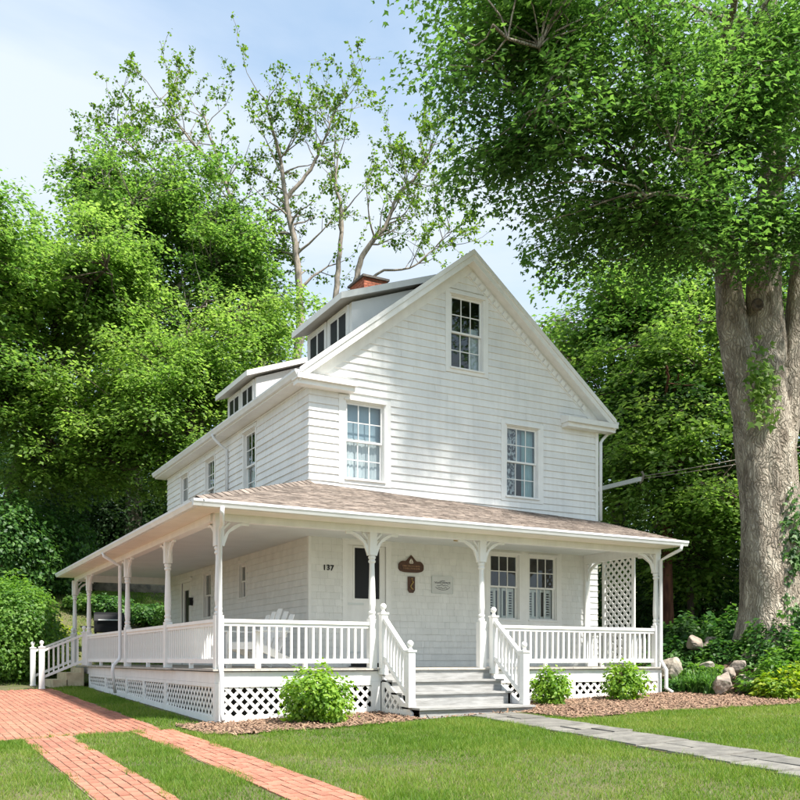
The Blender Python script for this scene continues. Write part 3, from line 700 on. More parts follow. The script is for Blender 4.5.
for k, p in enumerate(posts_s): post(*p, (N_, S_) if k < 3 else (S_, E_))
hp = MB(); hp.box(6.24, 6.36, -.075, -.017, DK, 3.0); hpo = hp.build('wall_post', 'trim', house); link('bracket', brm, hpo, (6.30, -.076, BZ), (0, 0, S_))
# beams
b = MB(); b.box(-2.37, 6.37, PY - .065, PY + .065, BZ, 3.13); b.box(-2.40, -2.25, PY + .066, 9.70, BZ + .002, 3.13); b.box(6.235, 6.365, PY + .066, -.018, BZ + .002, 3.13); b.box(-2.24, -.03, 9.57, 9.69, BZ + .003, 3.13); b.build('beam', 'trim', house)
b = MB(); b.box(-2.24, 6.23, PY + .07, -.018, 3.10, 3.12); b.box(-2.245, -.027, -.016, 9.56, 3.101, 3.121); b.build('porch_ceiling', 'ceiling', house)
b = MB(); b.box(-2.74, 6.45, -2.53, PY - .067, 3.03, 3.045); b.box(-2.74, -2.402, PY - .066, 9.86, 3.031, 3.046); b.box(6.368, 6.45, PY - .066, -.03, 3.031, 3.046); b.build('soffit', 'cream', house)
b = MB(); b.box(-2.745, 6.46, -2.545, -2.531, 3.03, 3.13); b.box(-2.755, -2.741, -2.545, 9.87, 3.03, 3.13); b.build('fascia', 'trim', house)
gpf = lambda s: [(.001, 0), (.05, 0), (.066, .035), (.082, .06), (.082, .095), (.001, .095)]
b = MB(); b.prism([(-2.546 - p[0], 3.035 + p[1]) for p in gpf(0)], 'x', -2.836, 6.55); b.build('gutter', 'gutter', house)
b = MB(); b.prism([(-2.756 - p[0], 3.033 + p[1]) for p in gpf(0)], 'y', -2.547, 9.9); b.build('gutter', 'gutter', house)
# porch roof decking + shingle tabs
ZL, ZR = 4.06, 3.85
def roofp(s, t):       # s 0..1 along the front, t 0..1 up the slope
    e0 = Vector((-2.79, -2.585, 3.125)); e1 = Vector((6.47, -2.585, 3.125)); t0 = Vector((-.0, -.0, ZL)); t1 = Vector((HX + .03, -.0, ZR))
    return (e0.lerp(e1, s)).lerp(t0.lerp(t1, s), t)
def roofl(s, t):
    e0 = Vector((-2.795, 9.93, 3.12)); e1 = Vector((-2.795, -2.58, 3.12)); t0 = Vector((-.0, 9.93, ZL)); t1 = Vector((-.0, -.0, ZL))
    return (e0.lerp(e1, s)).lerp(t0.lerp(t1, s), t)
def roof_part(fn, n=24):
    b = MB(); k = 12
    for t in range(k + 1):
        for s in range(k + 1): b.v.append(tuple(fn(s / k, t / k) - Vector((0, 0, .02))))
    for t in range(k):
        for s in range(k): b.f.append((t * (k + 1) + s, t * (k + 1) + s + 1, (t + 1) * (k + 1) + s + 1, (t + 1) * (k + 1) + s))
    r_ = b.build('porch_roof', 'roof', house, recalc=False)
    q = MB(); 
    for t in range(n):
        t0, t1 = t / n, min((t + 1.15) / n, 1); ln_ = (fn(1, t0) - fn(0, t0)).length; s = -rs.uniform(0, .3) / ln_
        while s < 1:
            s2 = s + rs.uniform(.12, .34) / ln_; a, c = max(s, 0), min(s2, 1)
            if c > a:
                th = rs.uniform(.006, .016); P0, P1, P2, P3 = fn(a, t0), fn(c, t0), fn(c, t1), fn(a, t1); up = Vector((0, 0, th)); dn = Vector((0, 0, -.015))
                q.add([P0 + dn, P1 + dn, P0 + up, P1 + up, P2 + Vector((0, 0, .001)), P3 + Vector((0, 0, .001))], [(0, 1, 3, 2), (2, 3, 4, 5), (0, 2, 5), (1, 4, 3)])
            s = s2 + .004 / ln_
    tag(q.build('roof_shingles', 'proof', r_, recalc=False), kind='stuff')
roof_part(roofp); roof_part(roofl)
b = MB(); a = roofp(1, 0); c = roofp(1, 1); b.add([a + Vector((-.01, 0, -.09)), c + Vector((-.01, 0, -.09)), c + Vector((-.01, 0, -.005)), a + Vector((-.01, 0, -.005)), a + Vector((-.03, 0, -.09)), c + Vector((-.03, 0, -.09)), c + Vector((-.03, 0, -.005)), a + Vector((-.03, 0, -.005))], [(0, 1, 2, 3), (7, 6, 5, 4), (0, 4, 5, 1), (3, 2, 6, 7)]); b.build('rake_board', 'trim', house)
# hip cap shingles
for k in range(22):
    a = roofp(0, k / 22) ; c = roofp(0, min((k + 1.2) / 22, 1)); d = (c - a).normalized(); l = Vector((.10, -.06, -.05)); l2 = Vector((-.06, .10, -.05)); u = Vector((0, 0, .035)); 
    MB().add([a + l + u, a + u * 1.3, a + l2 + u, c + l + u * .6, c + u, c + l2 + u * .6], [(0, 1, 4, 3), (1, 2, 5, 4)]).build('hip_shingle', 'proof', house, recalc=False)

# railings
bal = MB().box(-.017, .017, -.017, .017, 0, .56).mesh('baluster', 'trim')
def railing(p, q, z=DK, gap=.121):
    p = Vector(p); q = Vector(q); d = (q - p); ln_ = d.length; d.normalize()
    b = MB(); b.bar((*p, z + .705), (*q, z + .705), .085, .05); b.bar((*p, z + .655), (*q, z + .655), .045, .05); b.bar((*p, z + .115), (*q, z + .115), .05, .07); r_ = b.build('railing', 'trim', house)
    n_ = max(2, round(ln_ / gap))
    for k in range(1, n_):
        c = p + d * (ln_ * k / n_); link('baluster', bal, r_, (c.x, c.y, z + .10), (0, 0, math.atan2(d.y, d.x)))
    k = 1
    while k * 1.3 < ln_ - .4: c = p + d * k * 1.3; MB().box(c.x - .03, c.x + .03, c.y - .03, c.y + .03, z, z + .08).build('rail_block', 'trim', r_); k += 1
railing((-2.24, PY), (.145, PY)); railing((2.35, PY), (6.24, PY)); railing((.265, PY), (.30, PY)) if False else None
ss = [(-2.30, PY)] + posts_s
for a, c in zip(ss[:-1], ss[1:-1]): railing((a[0], a[1] + .06), (c[0], c[1] - .06))
railing((6.30, PY + .06), (6.30, -.08))
# end lattice screen
fe = lambda u, z, o=0: (6.30 + o, u, z)
b = MB()
for a, c in ((-.56, -.49), (-1.42, -1.34)): frect(b, fe, a, c, DK, 3.05, .025, .06) if c < -1 else frect(b, fe, a, c, DK, 3.05, .025, .06)
frect(b, fe, -1.34, -.56, 2.98, 3.05, .026, .059); frect(b, fe, -1.34, -.56, DK + .02, DK + .10, .026, .059); sc_ = b.build('lattice_screen', 'trim', house)
lattice(fe, [], -1.34, -.56, DK + .10, 2.98, sc_, pitch=.165, wd=.05, off=.032)

# front steps
SX0, SX1 = .36, 2.42
gs = G(1.2, -3.2)
tz_ = [.595, .405, .20]; ty = [-2.16, -2.46, -2.75, -3.06]
st = MB()
ys0 = [-2.13, -2.43, -2.72, -3.06]
zs_ = [DK - .03] + [t - .03 for t in tz_]
st.box(SX0 + .03, SX0 + .07, -2.72, -2.11, gs - .05, .37); stp = st.build('stair_stringer', 'trim', house)
MB().box(SX1 - .07, SX1 - .03, -2.72, -2.11, gs - .05, .37).build('stringer', 'trim', stp)
lo = [.595, .405, .20, gs - .04]
for k in range(4):       # risers
    MB().box(SX0 + (.0 if k == 3 else .0), SX1, ys0[k] - (.0 if k < 3 else .22), ys0[k] + .022 - (.0 if k < 3 else .22), lo[k] + .001, (DK - .03 if k == 0 else tz_[k - 1] - .03) - .001).build('riser', 'tread', stp)
for k in range(3):
    y1 = ys0[k] + .0; y0 = (ys0[k + 1] - .035) if k < 2 else ys0[3] - .26
    MB().box(SX0 - .03, SX1 + .03, y0, y1 - .002, tz_[k] - .03, tz_[k]).build('tread', 'tread', stp)
def newel(x, y, z0, z1, parent, h=.052):
    b = MB(); b.box(x - h, x + h, y - h, y + h, z0, z1 - .03); b.box(x - h - .015, x + h + .015, y - h - .015, y + h + .015, z1 - .029, z1); b.prism([(0, 0)], 'z', 0, 0) if False else None
    b.box(x - h - .008, x + h + .008, y - h - .008, y + h + .008, z0 + .001, z0 + .07)
    n_ = b.build('newel_post', 'trim', parent)
    MB().lathe([(.045, z1 + .001), (.03, z1 + .02), (.022, z1 + .04), (.03, z1 + .05), (.044, z1 + .07), (.05, z1 + .095), (.044, z1 + .12), (.025, z1 + .14), (.004, z1 + .146)], x, y, 14).build('finial', 'trim', n_, smooth=True)
    return n_
sbal = MB().box(-.016, .016, -.016, .016, 0, .60).mesh('baluster', 'trim')
def stair_rail(p, q, parent, n_, hb=.60):
    """sloping rail between two points (top of rail)"""
    p = Vector(p); q = Vector(q); b = MB(); d = (q - p).normalized(); v = Vector((0, 0, 1))
    b.bar(p, q, .075, .05); b.bar(p - v * .62, q - v * .62, .05, .06); r_ = b.build('stair_rail', 'trim', parent)
    for k in range(1, n_):
        c = p.lerp(q, k / n_); link('baluster', sbal, r_, (c.x, c.y, c.z - .62))
NBY = -3.03
for X_ in (.335, 2.445):
    newel(X_, -2.17, DK - .10, 1.66, stp); newel(X_, NBY, .201, 1.06, stp, .056)
    stair_rail((X_, -2.22, 1.56), (X_, NBY + .06, .98), stp, 8)
# small rails from the porch posts to the top newels
for a, c in (((.265, PY), (.335, -2.12)), ((2.35, PY), (2.42, -2.12))): pass
# cheeks with lattice under the stair
for X_, o in ((SX0 - .005, -1), (SX1 + .005, 1)):
    fc = lambda u, z, of=0, X_=X_, o=o: (X_ + o * of, u, z)
    b = MB(); sl2 = .64
    b.hexa([fc(-2.13, .55, 0), fc(-3.10, .0, 0), fc(-3.10, .0, .025), fc(-2.13, .55, .025), fc(-2.13, .66, 0), fc(-3.10, .12, 0), fc(-3.10, .12, .025), fc(-2.13, .66, .025)])
    frect(b, fc, -2.19, -2.11, gs - .03, .55, .0, .024); frect(b, fc, -3.0, -2.19, gs - .03, gs + .07, .001, .024)
    c_ = b.build('stair_cheek', 'trim', stp)
    fl = lambda u, z, of=0, X_=X_, o=o: (X_ + o * (.003 + of), u, z)
    lattice(fl, [(-.567, 1, .567 * 2.13 + .56)], -3.0, -2.19, gs + .05, .56, stp)

# side steps at the rear left
sy0, sy1 = 7.95, 9.5
s2p = MB().box(-2.52, -2.46, sy0, sy1, .3, .72).build('side_stairs', 'sandstone', house)
for k, (xa, z) in enumerate(((-2.85, .60), (-3.15, .43))):
    b = MB(); b.box(xa, -2.462 if k == 0 else xa + .32, sy0 + .02, sy1, g(xa, 8) - .1, z); b.build('stone_step', 'sandstone', s2p)
for yy in (7.90, 9.52):
    newel(-3.42, yy, g(-3.4, yy) - .05, 1.22, s2p, .06); newel(-2.46, yy + .03, DK, 1.58, s2p, .045)
    stair_rail((-2.50, yy, 1.50), (-3.37, yy, 1.13), s2p, 8)

# downspouts
def pipe(pts, r=.034, name='downspout'):
    b = MB(); b.tube(pts, r, 8); return b.build(name, 'gutter', house, smooth=True)
pipe([(-2.42, -2.58, 3.05), (-2.42, -2.57, 2.97), (-2.33, -2.30, 2.86), (-2.31, -2.13, 2.80), (-2.31, -2.13, .86), (-2.31, -2.22, .70), (-2.31, -2.22, .15), (-2.31, -2.27, .04)])
pipe([(6.40, -2.58, 3.05), (6.40, -2.57, 2.97), (6.36, -2.32, 2.88), (6.32, -2.14, 2.80), (6.32, -2.14, .90), (6.36, -2.24, .72), (6.36, -2.24, .38), (6.40, -2.36, .30)])
pipe([(-2.79, 3.86, 3.05), (-2.78, 3.86, 2.98), (-2.60, 3.88, 2.88), (-2.46, 3.9, 2.80), (-2.46, 3.9, 1.0), (-2.48, 3.86, .92), (-2.62, 3.75, .80), (-2.64, 3.72, .70), (-2.56, 3.85, .25)])
pipe([(-.34, 4.55, 5.86), (-.33, 4.55, 5.78), (-.18, 4.5, 5.62), (-.06, 4.45, 5.52), (-.06, 4.45, 4.05)])
pipe([(HX + .33, .02, 5.86), (HX + .32, .02, 5.76), (HX + .16, 0, 5.62), (HX + .05, -.05, 5.52), (HX + .05, -.05, 3.86)])
# soffit lamp
tag(MB().lathe([(.10, 3.06), (.10, 3.098), (.03, 3.099)], 2.5, -1.0, 14).build('ceiling_lamp', 'gold'), 'small brass porch lamp on the ceiling above the front steps', 'lamp')

# ================================================================== THINGS ON THE PORCH
# house number
num = empty('house_number', (.36, -.02, 2.56)); tag(num, 'black house number 137 left of the front door', 'house number')
for k, chx in enumerate('137'):
    c = bpy.data.curves.new('digit', 'FONT'); c.body = chx; c.size = .135; c.extrude = .006; c.align_x = 'CENTER'; c.offset = .003
    t = bpy.data.objects.new('tmp', c); COL.objects.link(t); bpy.context.view_layer.update()
    me = bpy.data.meshes.new_from_object(t.evaluated_get(bpy.context.evaluated_depsgraph_get())); bpy.data.objects.remove(t); me.materials.clear(); me.materials.append(M['black'])
    link('digit', me, num, (-.075 + .075 * k, 0, -.045 + .004 * (k % 2)), (R(90), 0, 0))
# oval wooden plaque with a sailboat
pl = empty('wooden_plaque', (2.055, -.02, 2.70)); tag(pl, 'carved brown wooden plaque with a white sailboat on the porch wall', 'plaque')
pts = []
for k in range(60):
    t = 2 * math.pi * k / 60; x = .27 * math.copysign(abs(math.cos(t)) ** .6, math.cos(t)); z = .105 * math.copysign(abs(math.sin(t)) ** .6, math.sin(t)) - .045
    if z > 0: z += .105 * math.exp(-(x / .085) ** 2) + .012 * math.cos(x * 32)
    pts.append((x, z))
MB().prism(pts, 'y', -.025, 0).build('board', 'wood', pl)
MB().prism([(-.005, .045), (-.005, .115), (-.05, .045)], 'y', -.031, -.0255).build('sail', 'sail', pl); MB().prism([(.005, .045), (.005, .105), (.042, .045)], 'y', -.031, -.0255).build('sail', 'sail', pl); MB().prism([(-.05, .036), (.045, .036), (.03, .018), (-.035, .018)], 'y', -.031, -.0255).build('hull', 'sail', pl)
for zz, hw in ((-.03, .19), (-.075, .17)):
    b = MB(); x = -hw; rr = random.Random(int(hw * 1000))
    while x < hw:
        a = rr.uniform(.012, .03); b.box(x, x + a * .35, -.029, -.0255, zz - .016, zz + .012 + rr.uniform(0, .006)); b.box(x + a * .35, x + a, -.0288, -.0255, zz - .016 + rr.uniform(0, .02), zz - .008 + rr.uniform(.0, .02)); x += a + .008
    b.build('carved_lettering', 'woodlt', pl)
# small hanging plaque
p2 = empty('small_plaque', (2.062, -.02, 2.32)); tag(p2, 'narrow dark plaque with brass ornament below the sailboat plaque', 'plaque')
MB().prism([(-.075, .15), (.075, .15), (.075, -.10), (.04, -.15), (-.04, -.15), (-.075, -.10)], 'y', -.02, 0).build('board', 'wood', p2)
b = MB(); b.tube([(.0, -.03, .08), (.03, -.035, .05), (0, -.03, .01), (-.03, -.035, -.03), (0, -.03, -.07), (.028, -.035, -.09)], .012, 6); b.tube([(0, -.03, .10), (0, -.03, .12)], .018, 6); b.build('ornament', 'gold', p2, smooth=True)
# painted sign
p3 = empty('painted_sign', (2.747, -.02, 2.345)); tag(p3, 'white rectangular sign with faded grey lettering beside the plaques', 'sign')
MB().box(-.225, .225, -.018, 0, -.155, .155).build('board', 'board', p3)
b = MB()
for a, c in ((-.235, -.225), (.225, .235)): b.box(a, c, -.026, .001, -.165, .165)
b.box(-.225, .225, -.026, .001, .155, .165); b.box(-.225, .225, -.026, .001, -.165, -.155); b.build('frame', 'ceiling', p3)
b = MB(); rr = random.Random(9)
def scribble(z, hw, h):
    x = -hw; P = []
    while x < hw: P.append((x, -.0205, z + rr.uniform(-h, h))); x += rr.uniform(.008, .02)
    b.tube(P, .0042, 4)
scribble(.075, .06, .012); scribble(.05, .19, .008); scribble(.03, .17, .012); scribble(-.012, .13, .012); scribble(-.06, .11, .02)
b.tube([(-.16, -.0205, -.045), (-.12, -.0205, -.075), (-.07, -.0205, -.09), (0, -.0205, -.10), (.07, -.0205, -.092), (.12, -.0205, -.075), (.16, -.0205, -.04)], .0045, 4); b.build('lettering', 'ink', p3)
# boot tray by the door
bt = MB(); bt.box(.72, 1.5, -.5, -.12, DK + .004, DK + .02)
for k in range(4): bt.box(.74 + k * .19, .90 + k * .19, -.46, -.16, DK + .0205, DK + .075)
tag(bt.build('boot_tray', 'black'), 'low black boot tray on the porch floor at the front door', 'tray')
# side door sconce
sc = MB(); sc.box(-.10, -.02, 7.18, 7.26, 2.25, 2.42); sc.box(-.12, -.02, 7.16, 7.28, 2.421, 2.44); tag(sc.build('wall_lantern', 'black'), 'small black wall lantern beside the side porch door', 'lantern')

# adirondack chair
chair = tag(empty('adirondack_chair', (-1.35, -.95, DK), R(-62)), 'white slatted garden chair on the porch corner behind the balusters', 'chair')
for k in range(6): y = -.28 + k * .10; MB().hexa([(-.27, y, .40 - (k * .025)), (.27, y, .40 - k * .025), (.27, y + .085, .38 - k * .025), (-.27, y + .085, .38 - k * .025), (-.27, y, .42 - k * .025), (.27, y, .42 - k * .025), (.27, y + .085, .40 - k * .025), (-.27, y + .085, .40 - k * .025)]).build('seat_slat', 'trim', chair)
for k in range(5):
    x = -.22 + k * .105; hgt = .98 - .05 * abs(k - 2)
    MB().bar((x + .01, .28, .24), (x * 1.25 + .01, .62, hgt), .088, .02, (0, 1, .3)).build('back_slat', 'trim', chair)
for s_ in (-1, 1):
    MB().box(s_ * .36 - .07, s_ * .36 + .07, -.38, .42, .575, .60).build('arm', 'trim', chair)
    MB().box(s_ * .31 - .02, s_ * .31 + .02, -.33, -.23, 0, .574).build('leg', 'trim', chair)
    MB().bar((s_ * .285, -.30, .36), (s_ * .285, .72, .05), .025, .11).build('leg', 'trim', chair)
MB().box(-.3, .3, .40, .43, .50, .57).build('back_rail', 'trim', chair); MB().box(-.285, .285, -.325, -.30, .30, .41).build('front_rail', 'trim', chair)

# barbecue on the rear lawn
gx, gy = -.95, 12.6; gr = tag(empty('barbecue_grill', (gx, gy, g(gx, gy)), R(-12)), 'black lidded barbecue grill on the lawn behind the side porch', 'barbecue')
b = MB(); pr = [(-.26, .85), (-.27, 1.0), (-.2, 1.18), (-.08, 1.25), (.1, 1.25), (.24, 1.15), (.28, .98), (.27, .85)]; b.prism(pr, 'x', -.42, .42); lid = b.build('lid', 'black', gr); MB().bar((-.3, -.31, 1.02), (.3, -.31, 1.02), .03, .03).build('handle', 'sat', lid)
MB().box(-.42, .42, -.27, .27, .66, .849).build('firebox', 'black', gr); MB().box(-.36, .36, -.30, -.271, .68, .80).build('control_panel', 'black', gr)
for s_ in (-1, 1): MB().box(s_ * .62 - .18, s_ * .62 + .18, -.25, .25, .80, .84).build('side_shelf', 'black', gr)
for sx in (-1, 1):
    for sy in (-1, 1): MB().box(sx * .38 - .025, sx * .38 + .025, sy * .22 - .025, sy * .22 + .025, 0, .659).build('leg', 'black', gr)
# overhead service cable
b = MB(); b.tube([(8.60, .80, 4.98), (8.62, .74, 5.04), (8.62, .70, 5.16), (8.60, .74, 5.24)], [.022, .022, .022, .03], 8); b.build('cable_bracket', 'barkg', house, smooth=True)
P = [];A = Vector((8.64, .78, 5.14)); B = Vector((22, -5.2, 9.2))
for k in range(25): t = k / 24; p = A.lerp(B, t); P.append((p.x, p.y, p.z - 1.1 * 4 * t * (1 - t) * .35))
P2 = [(q[0], q[1] + .02, q[2] - .05 - .12 * math.sin(k / 24 * math.pi)) for k, q in enumerate(P)]
tag(MB().tube(P, .011, 5).tube(P2, .008, 5).build('overhead_cable', 'barkg', smooth=True), 'thin overhead cable running from the house past the maple trunk', 'cable')

# ================================================================== VEGETATION
def at(u, v, d):      # point at distance d along the view axis (used once to lay the garden out)
    r = (u - 400) / 906.73 * d
    return Vector((CAM[0] + d * fwv[0] + r * rtv[0], CAM[1] + d * fwv[1] + r * rtv[1], CAM[2] + (659.32 - v) / 906.73 * d))
def nrm(a): return a / np.maximum(np.linalg.norm(a, axis=-1, keepdims=True), 1e-9)
KITE = (np.array([(0, 0, 0), (-.36, .42, .09), (0, 1, -.06), (.36, .42, .09)]), np.array([(0, 1, 2), (0, 2, 3)]))
LOBE = (np.array([(0, 0, 0), (-.55, .30, -.05), (-.19, .48, .03), (0, 1, -.12), (.19, .48, .03), (.55, .30, -.05)]), np.array([(0, 1, 2), (0, 2, 3), (0, 3, 4), (0, 4, 5)]))
def leaf_mesh(name, pos, nor, dr, size, m, shape=KITE):
    nor = nrm(nor); s_ = nrm(np.cross(dr, nor)); d = np.cross(nor, s_); P, F = shape
    V = pos[:, None, :] + size[:, None, None] * (P[None, :, 0, None] * s_[:, None, :] + P[None, :, 1, None] * d[:, None, :] + P[None, :, 2, None] * nor[:, None, :])
    n = len(pos); FF = (np.arange(n)[:, None, None] * len(P) + F[None]).reshape(-1, 3)
    return npmesh(name, V.reshape(-1, 3), FF, m)
def spray_leaves(rng, C, O, Rr, mcount, size, droop=.35, flat=.10, nr=.36, lat=.42, ldown=.35):
    n = len(C); k = n * mcount; C = np.repeat(C, mcount, 0); O = np.repeat(nrm(O), mcount, 0); Rr = np.repeat(Rr, mcount)
    up = np.array([0, 0, 1.0]); S = nrm(np.cross(O, up)); s_ = rng.uniform(-.55, 1, k); w_ = rng.normal(0, lat, k) * (1.1 - .55 * np.abs(s_))
    pos = C + (Rr * s_)[:, None] * O + (Rr * w_)[:, None] * S
    pos[:, 2] += -droop * Rr * np.maximum(s_, 0) ** 2 + rng.normal(0, flat, k) * Rr - .25 * Rr * w_ ** 2
    nor = up + O * (.5 * np.maximum(s_, -.2))[:, None] + S * (.5 * w_)[:, None] + rng.normal(0, nr, (k, 3))
    dr = O * .7 + S * (np.sign(w_) * .6)[:, None] + rng.normal(0, .4, (k, 3)) - up * ldown
    return pos, nor, dr, size * rng.uniform(.6, 1.25, k)
def bez(a, b, c, d, n=8):
    return [a * (1 - t) ** 3 + b * 3 * t * (1 - t) ** 2 + c * 3 * t * t * (1 - t) + d * t ** 3 for t in [i / (n - 1) for i in range(n)]]
def tree(name, label, trunk, trad, crowns, nspray, mcount, size, leaf, bark, seed, group=None, cat='tree', spr=(.5, 1.0), shape=KITE, limbs=4, gap=-.10, shell=1.45, droop=.35, trunk_sides=12, extra=None, flat=.2, ldown=.35):
    """trunk: list of points; crowns: list of (center, (rx,ry,rz), weight)"""
    rng = np.random.default_rng(seed); rr = random.Random(seed); base = Vector(trunk[0]); root = empty(name, base); tag(root, label, cat, group)
    b = MB(); T = [Vector(p) - base for p in trunk]
    # smooth the trunk polyline
    TT = []; TR = []
    for i in range(len(T) - 1):
        for k in range(4):
            t = k / 4; TT.append(T[i].lerp(T[i + 1], t) + Vector((rr.uniform(-1, 1), rr.uniform(-1, 1), 0)) * trad[i] * .08); TR.append(trad[i] + (trad[i + 1] - trad[i]) * t)
    TT.append(T[-1]); TR.append(trad[-1]); TR[0] *= 1.35; TR[1] *= 1.1
    b.tube(TT, TR, trunk_sides); pts = [(p, r) for p, r in zip(TT[4:], TR[4:])]
    for ln, rd in (extra or []):
        ln = [Vector(p) - base for p in ln]; b.tube(ln, rd, 9); pts += list(zip(ln, rd))
    ctr = [];  tot = sum(c[2] for c in crowns)
    for c, r, wgt in crowns:
        c = Vector(c) - base; nl = max(1, round(limbs * wgt / tot * len(crowns)))
        for _ in range(nl):
            q = c + Vector((rr.gauss(0, .42) * r[0], rr.gauss(0, .42) * r[1], rr.gauss(0, .35) * r[2]))
            cand = [p for p in pts if p[0].z < q.z - .25 * (q - p[0]).length] or pts
            p0, r0 = min(cand, key=lambda p: (p[0] - q).length + rr.uniform(0, .8)); l = (q - p0).length; h = Vector((q.x - p0.x, q.y - p0.y, 0))
            P = bez(p0, p0 + h * .25 + Vector((0, 0, .35 * l)), q - h * .3 + Vector((0, 0, .05 * l)), q, 9); P = [p + Vector((rr.gauss(0, 1), rr.gauss(0, 1), rr.gauss(0, 1))) * .02 * l * (0 < i < 8) for i, p in enumerate(P)]
            ra = min(r0 * .62, .035 * l + .02); rd = [ra + (.025 - ra) * i / 8 if ra > .025 else ra for i in range(9)]; b.tube(P, rd, 6); ctr += list(zip(P[2:], rd[2:]))
    allp = ctr + pts; AP = np.array([tuple(p[0]) for p in allp])
    C = []; O = []
    wts = [c[2] for c in crowns]; tries = 0
    while len(C) < nspray and tries < nspray * 12:
        tries += 1; c, r, _ = rr.choices(crowns, wts)[0]; c = Vector(c) - base
        d = Vector((rr.gauss(0, 1), rr.gauss(0, 1), rr.gauss(0, 1) + .1)).normalized(); q = rr.random() ** (1 / shell); lump = 1 + .45 * noise.noise(d * 2.3 + Vector((seed, 0, 0))) + .35 * noise.noise(d * 5.1 + Vector((0, seed, 0)))
        p = c + Vector((d.x * r[0], d.y * r[1], d.z * r[2])) * q * lump
        if noise.noise((p + base) * .8 + Vector((seed * 3.1, 0, 0))) < gap: continue
        if p.z + base.z < g(p.x + base.x, p.y + base.y) + .8: continue
        o = Vector((p.x - c.x * .6, p.y - c.y * .6, 0)) + Vector((rr.gauss(0, .8), rr.gauss(0, .8), 0)); o.normalize(); o.z = rr.uniform(-.25, .25)
        C.append(tuple(p)); O.append(tuple(o))
    C = np.array(C); O = np.array(O)
    for p, o in zip(C, O):
        i = int(np.argmin(((AP - p) ** 2).sum(1) + np.maximum(0, AP[:, 2] - p[2]) ** 2)); a = Vector(AP[i]); q = Vector(p); l = (q - a).length
        if l < .15: continue
        P = bez(a, a + Vector((0, 0, .2 * l)), q - Vector(o) * .3 * l, q + Vector(o) * .5, 5); b.tube(P, [.022, .018, .014, .011, .006], 4, False)
    b.build('trunk', bark, root, smooth=True, recalc=False)
    pos, nor, dr, sz = spray_leaves(rng, C, O, rng.uniform(*spr, len(C)), mcount, size, droop, flat, ldown=ldown)
    link('crown', leaf_mesh('crown', pos, nor, dr, sz, leaf, shape), root)
    return root
def on_ground(p, dz=-.1): p = Vector(p); p.z = g(p.x, p.y) + dz; return p

# --- big maple at the right: ridged trunk dividing into three stems
def big_trunk():
    bx, by = at(773, 650, 19)[:2]; base = Vector((bx, by, g(bx, by) - .15)); root = tag(empty('maple_tree', base), 'huge maple with broad grey ridged trunk right of the porch', 'tree')
    rng = np.random.default_rng(4); V = []; F = []
    def stem(pts, rad, n=44, seg=10, ridge=.055, seed=0):
        P = []; Rr = []
        for i in range(len(pts) - 1):
            for k in range(seg):
                t = k / seg; t2 = t * t * (3 - 2 * t); P.append(Vector(pts[i]).lerp(Vector(pts[i + 1]), t)); Rr.append(rad[i] + (rad[i + 1] - rad[i]) * t2)
        P.append(Vector(pts[-1])); Rr.append(rad[-1]); b0 = len(V)
        for i, (p, r) in enumerate(zip(P, Rr)):
            for k in range(n):
                t = 2 * math.pi * k / n; c, s_ = math.cos(t), math.sin(t)
                q = Vector((c * 2.6, s_ * 2.6, p.z * .35 + seed)); d = ridge * (noise.noise(q * 2.2) + .6 * abs(noise.noise(q * 5 + Vector((0, 0, p.z))))) + .10 * noise.noise(Vector((c * 1.1, s_ * 1.1, p.z * .3 + seed)))
                rr = r * (1 + d * 1.6); V.append((p.x + c * rr - base.x, p.y + s_ * rr - base.y, p.z - base.z))
        for i in range(len(P) - 1):
            for k in range(n): F.append((b0 + i * n + k, b0 + i * n + (k + 1) % n, b0 + (i + 1) * n + (k + 1) % n, b0 + (i + 1) * n + k))
    d = 19.0
    stem([base, at(773, 600, d), at(769, 520, d), at(764, 440, d), at(762, 390, d), at(762, 340, d + .05), at(763, 285, d + .05)], [.78, .61, .57, .60, .55, .36, .30])
    stem([at(760, 470, d), at(745, 375, d), at(733, 325, d), at(728, 280, d), at(722, 220, d - .3), at(700, 130, d - 1), at(665, 60, d - 2), at(620, 0, d - 3)], [.36, .38, .32, .26, .25, .2, .13, .05], 30, seed=5)
    stem([at(766, 420, d), at(764, 350, d), at(763, 290, d), at(768, 230, d + .2), at(775, 150, d + .5), at(770, 40, d + .7), at(760, -120, d)], [.42, .40, .33, .28, .26, .2, .07], 34, seed=9)
    stem([at(776, 480, d), at(790, 390, d), at(797, 320, d), at(804, 240, d), at(820, 120, d), at(850, -20, d + 1)], [.30, .30, .25, .22, .18, .07], 26, seed=13)
    link('trunk', npmesh('trunk', np.array(V), np.array(F), 'bark', True), root)
    MB().lathe([(.10, 0), (.13, .03), (.10, .07), (.07, .05), (.04, .02)], 0, 0, 12).build('knot', 'barkd', root, True, loc=at(757, 305, d - .36) - base, rot=(R(90), 0, R(-YAW)))
    return root, base, d
mt, mb, d = big_trunk()
crowns = [(at(585, 70, 16.5), (2.6, 2.6, 2.3), 3), (at(530, 20, 16.5), (1.9, 1.9, 2.2), 1.9), (at(640, 130, 17), (2.4, 2.4, 2.2), 2.6), (at(745, 80, 20.5), (3.2, 2.6, 3.0), 2.2), (at(540, 150, 16.2), (1.5, 1.5, 1.2), 1.0), (at(620, 215, 17), (1.7, 1.7, .9), 1.1), (at(690, 230, 17), (1.5, 1.5, .9), .9), (at(620, -60, 17), (4.0, 4.0, 2.6), 1.4), (at(720, -190, 19), (5, 5, 4), .6), (at(840, 130, 19), (3, 3, 3), 1.2), (at(755, 110, 17.3), (2.2, 1.6, 2.2), 1.5), (at(800, 40, 17.5), (2.2, 2, 2.2), 1.2), (at(740, 235, 17.6), (1.5, .9, .75), .55), (at(805, 230, 17.6), (1.3, 1, .8), .5)]
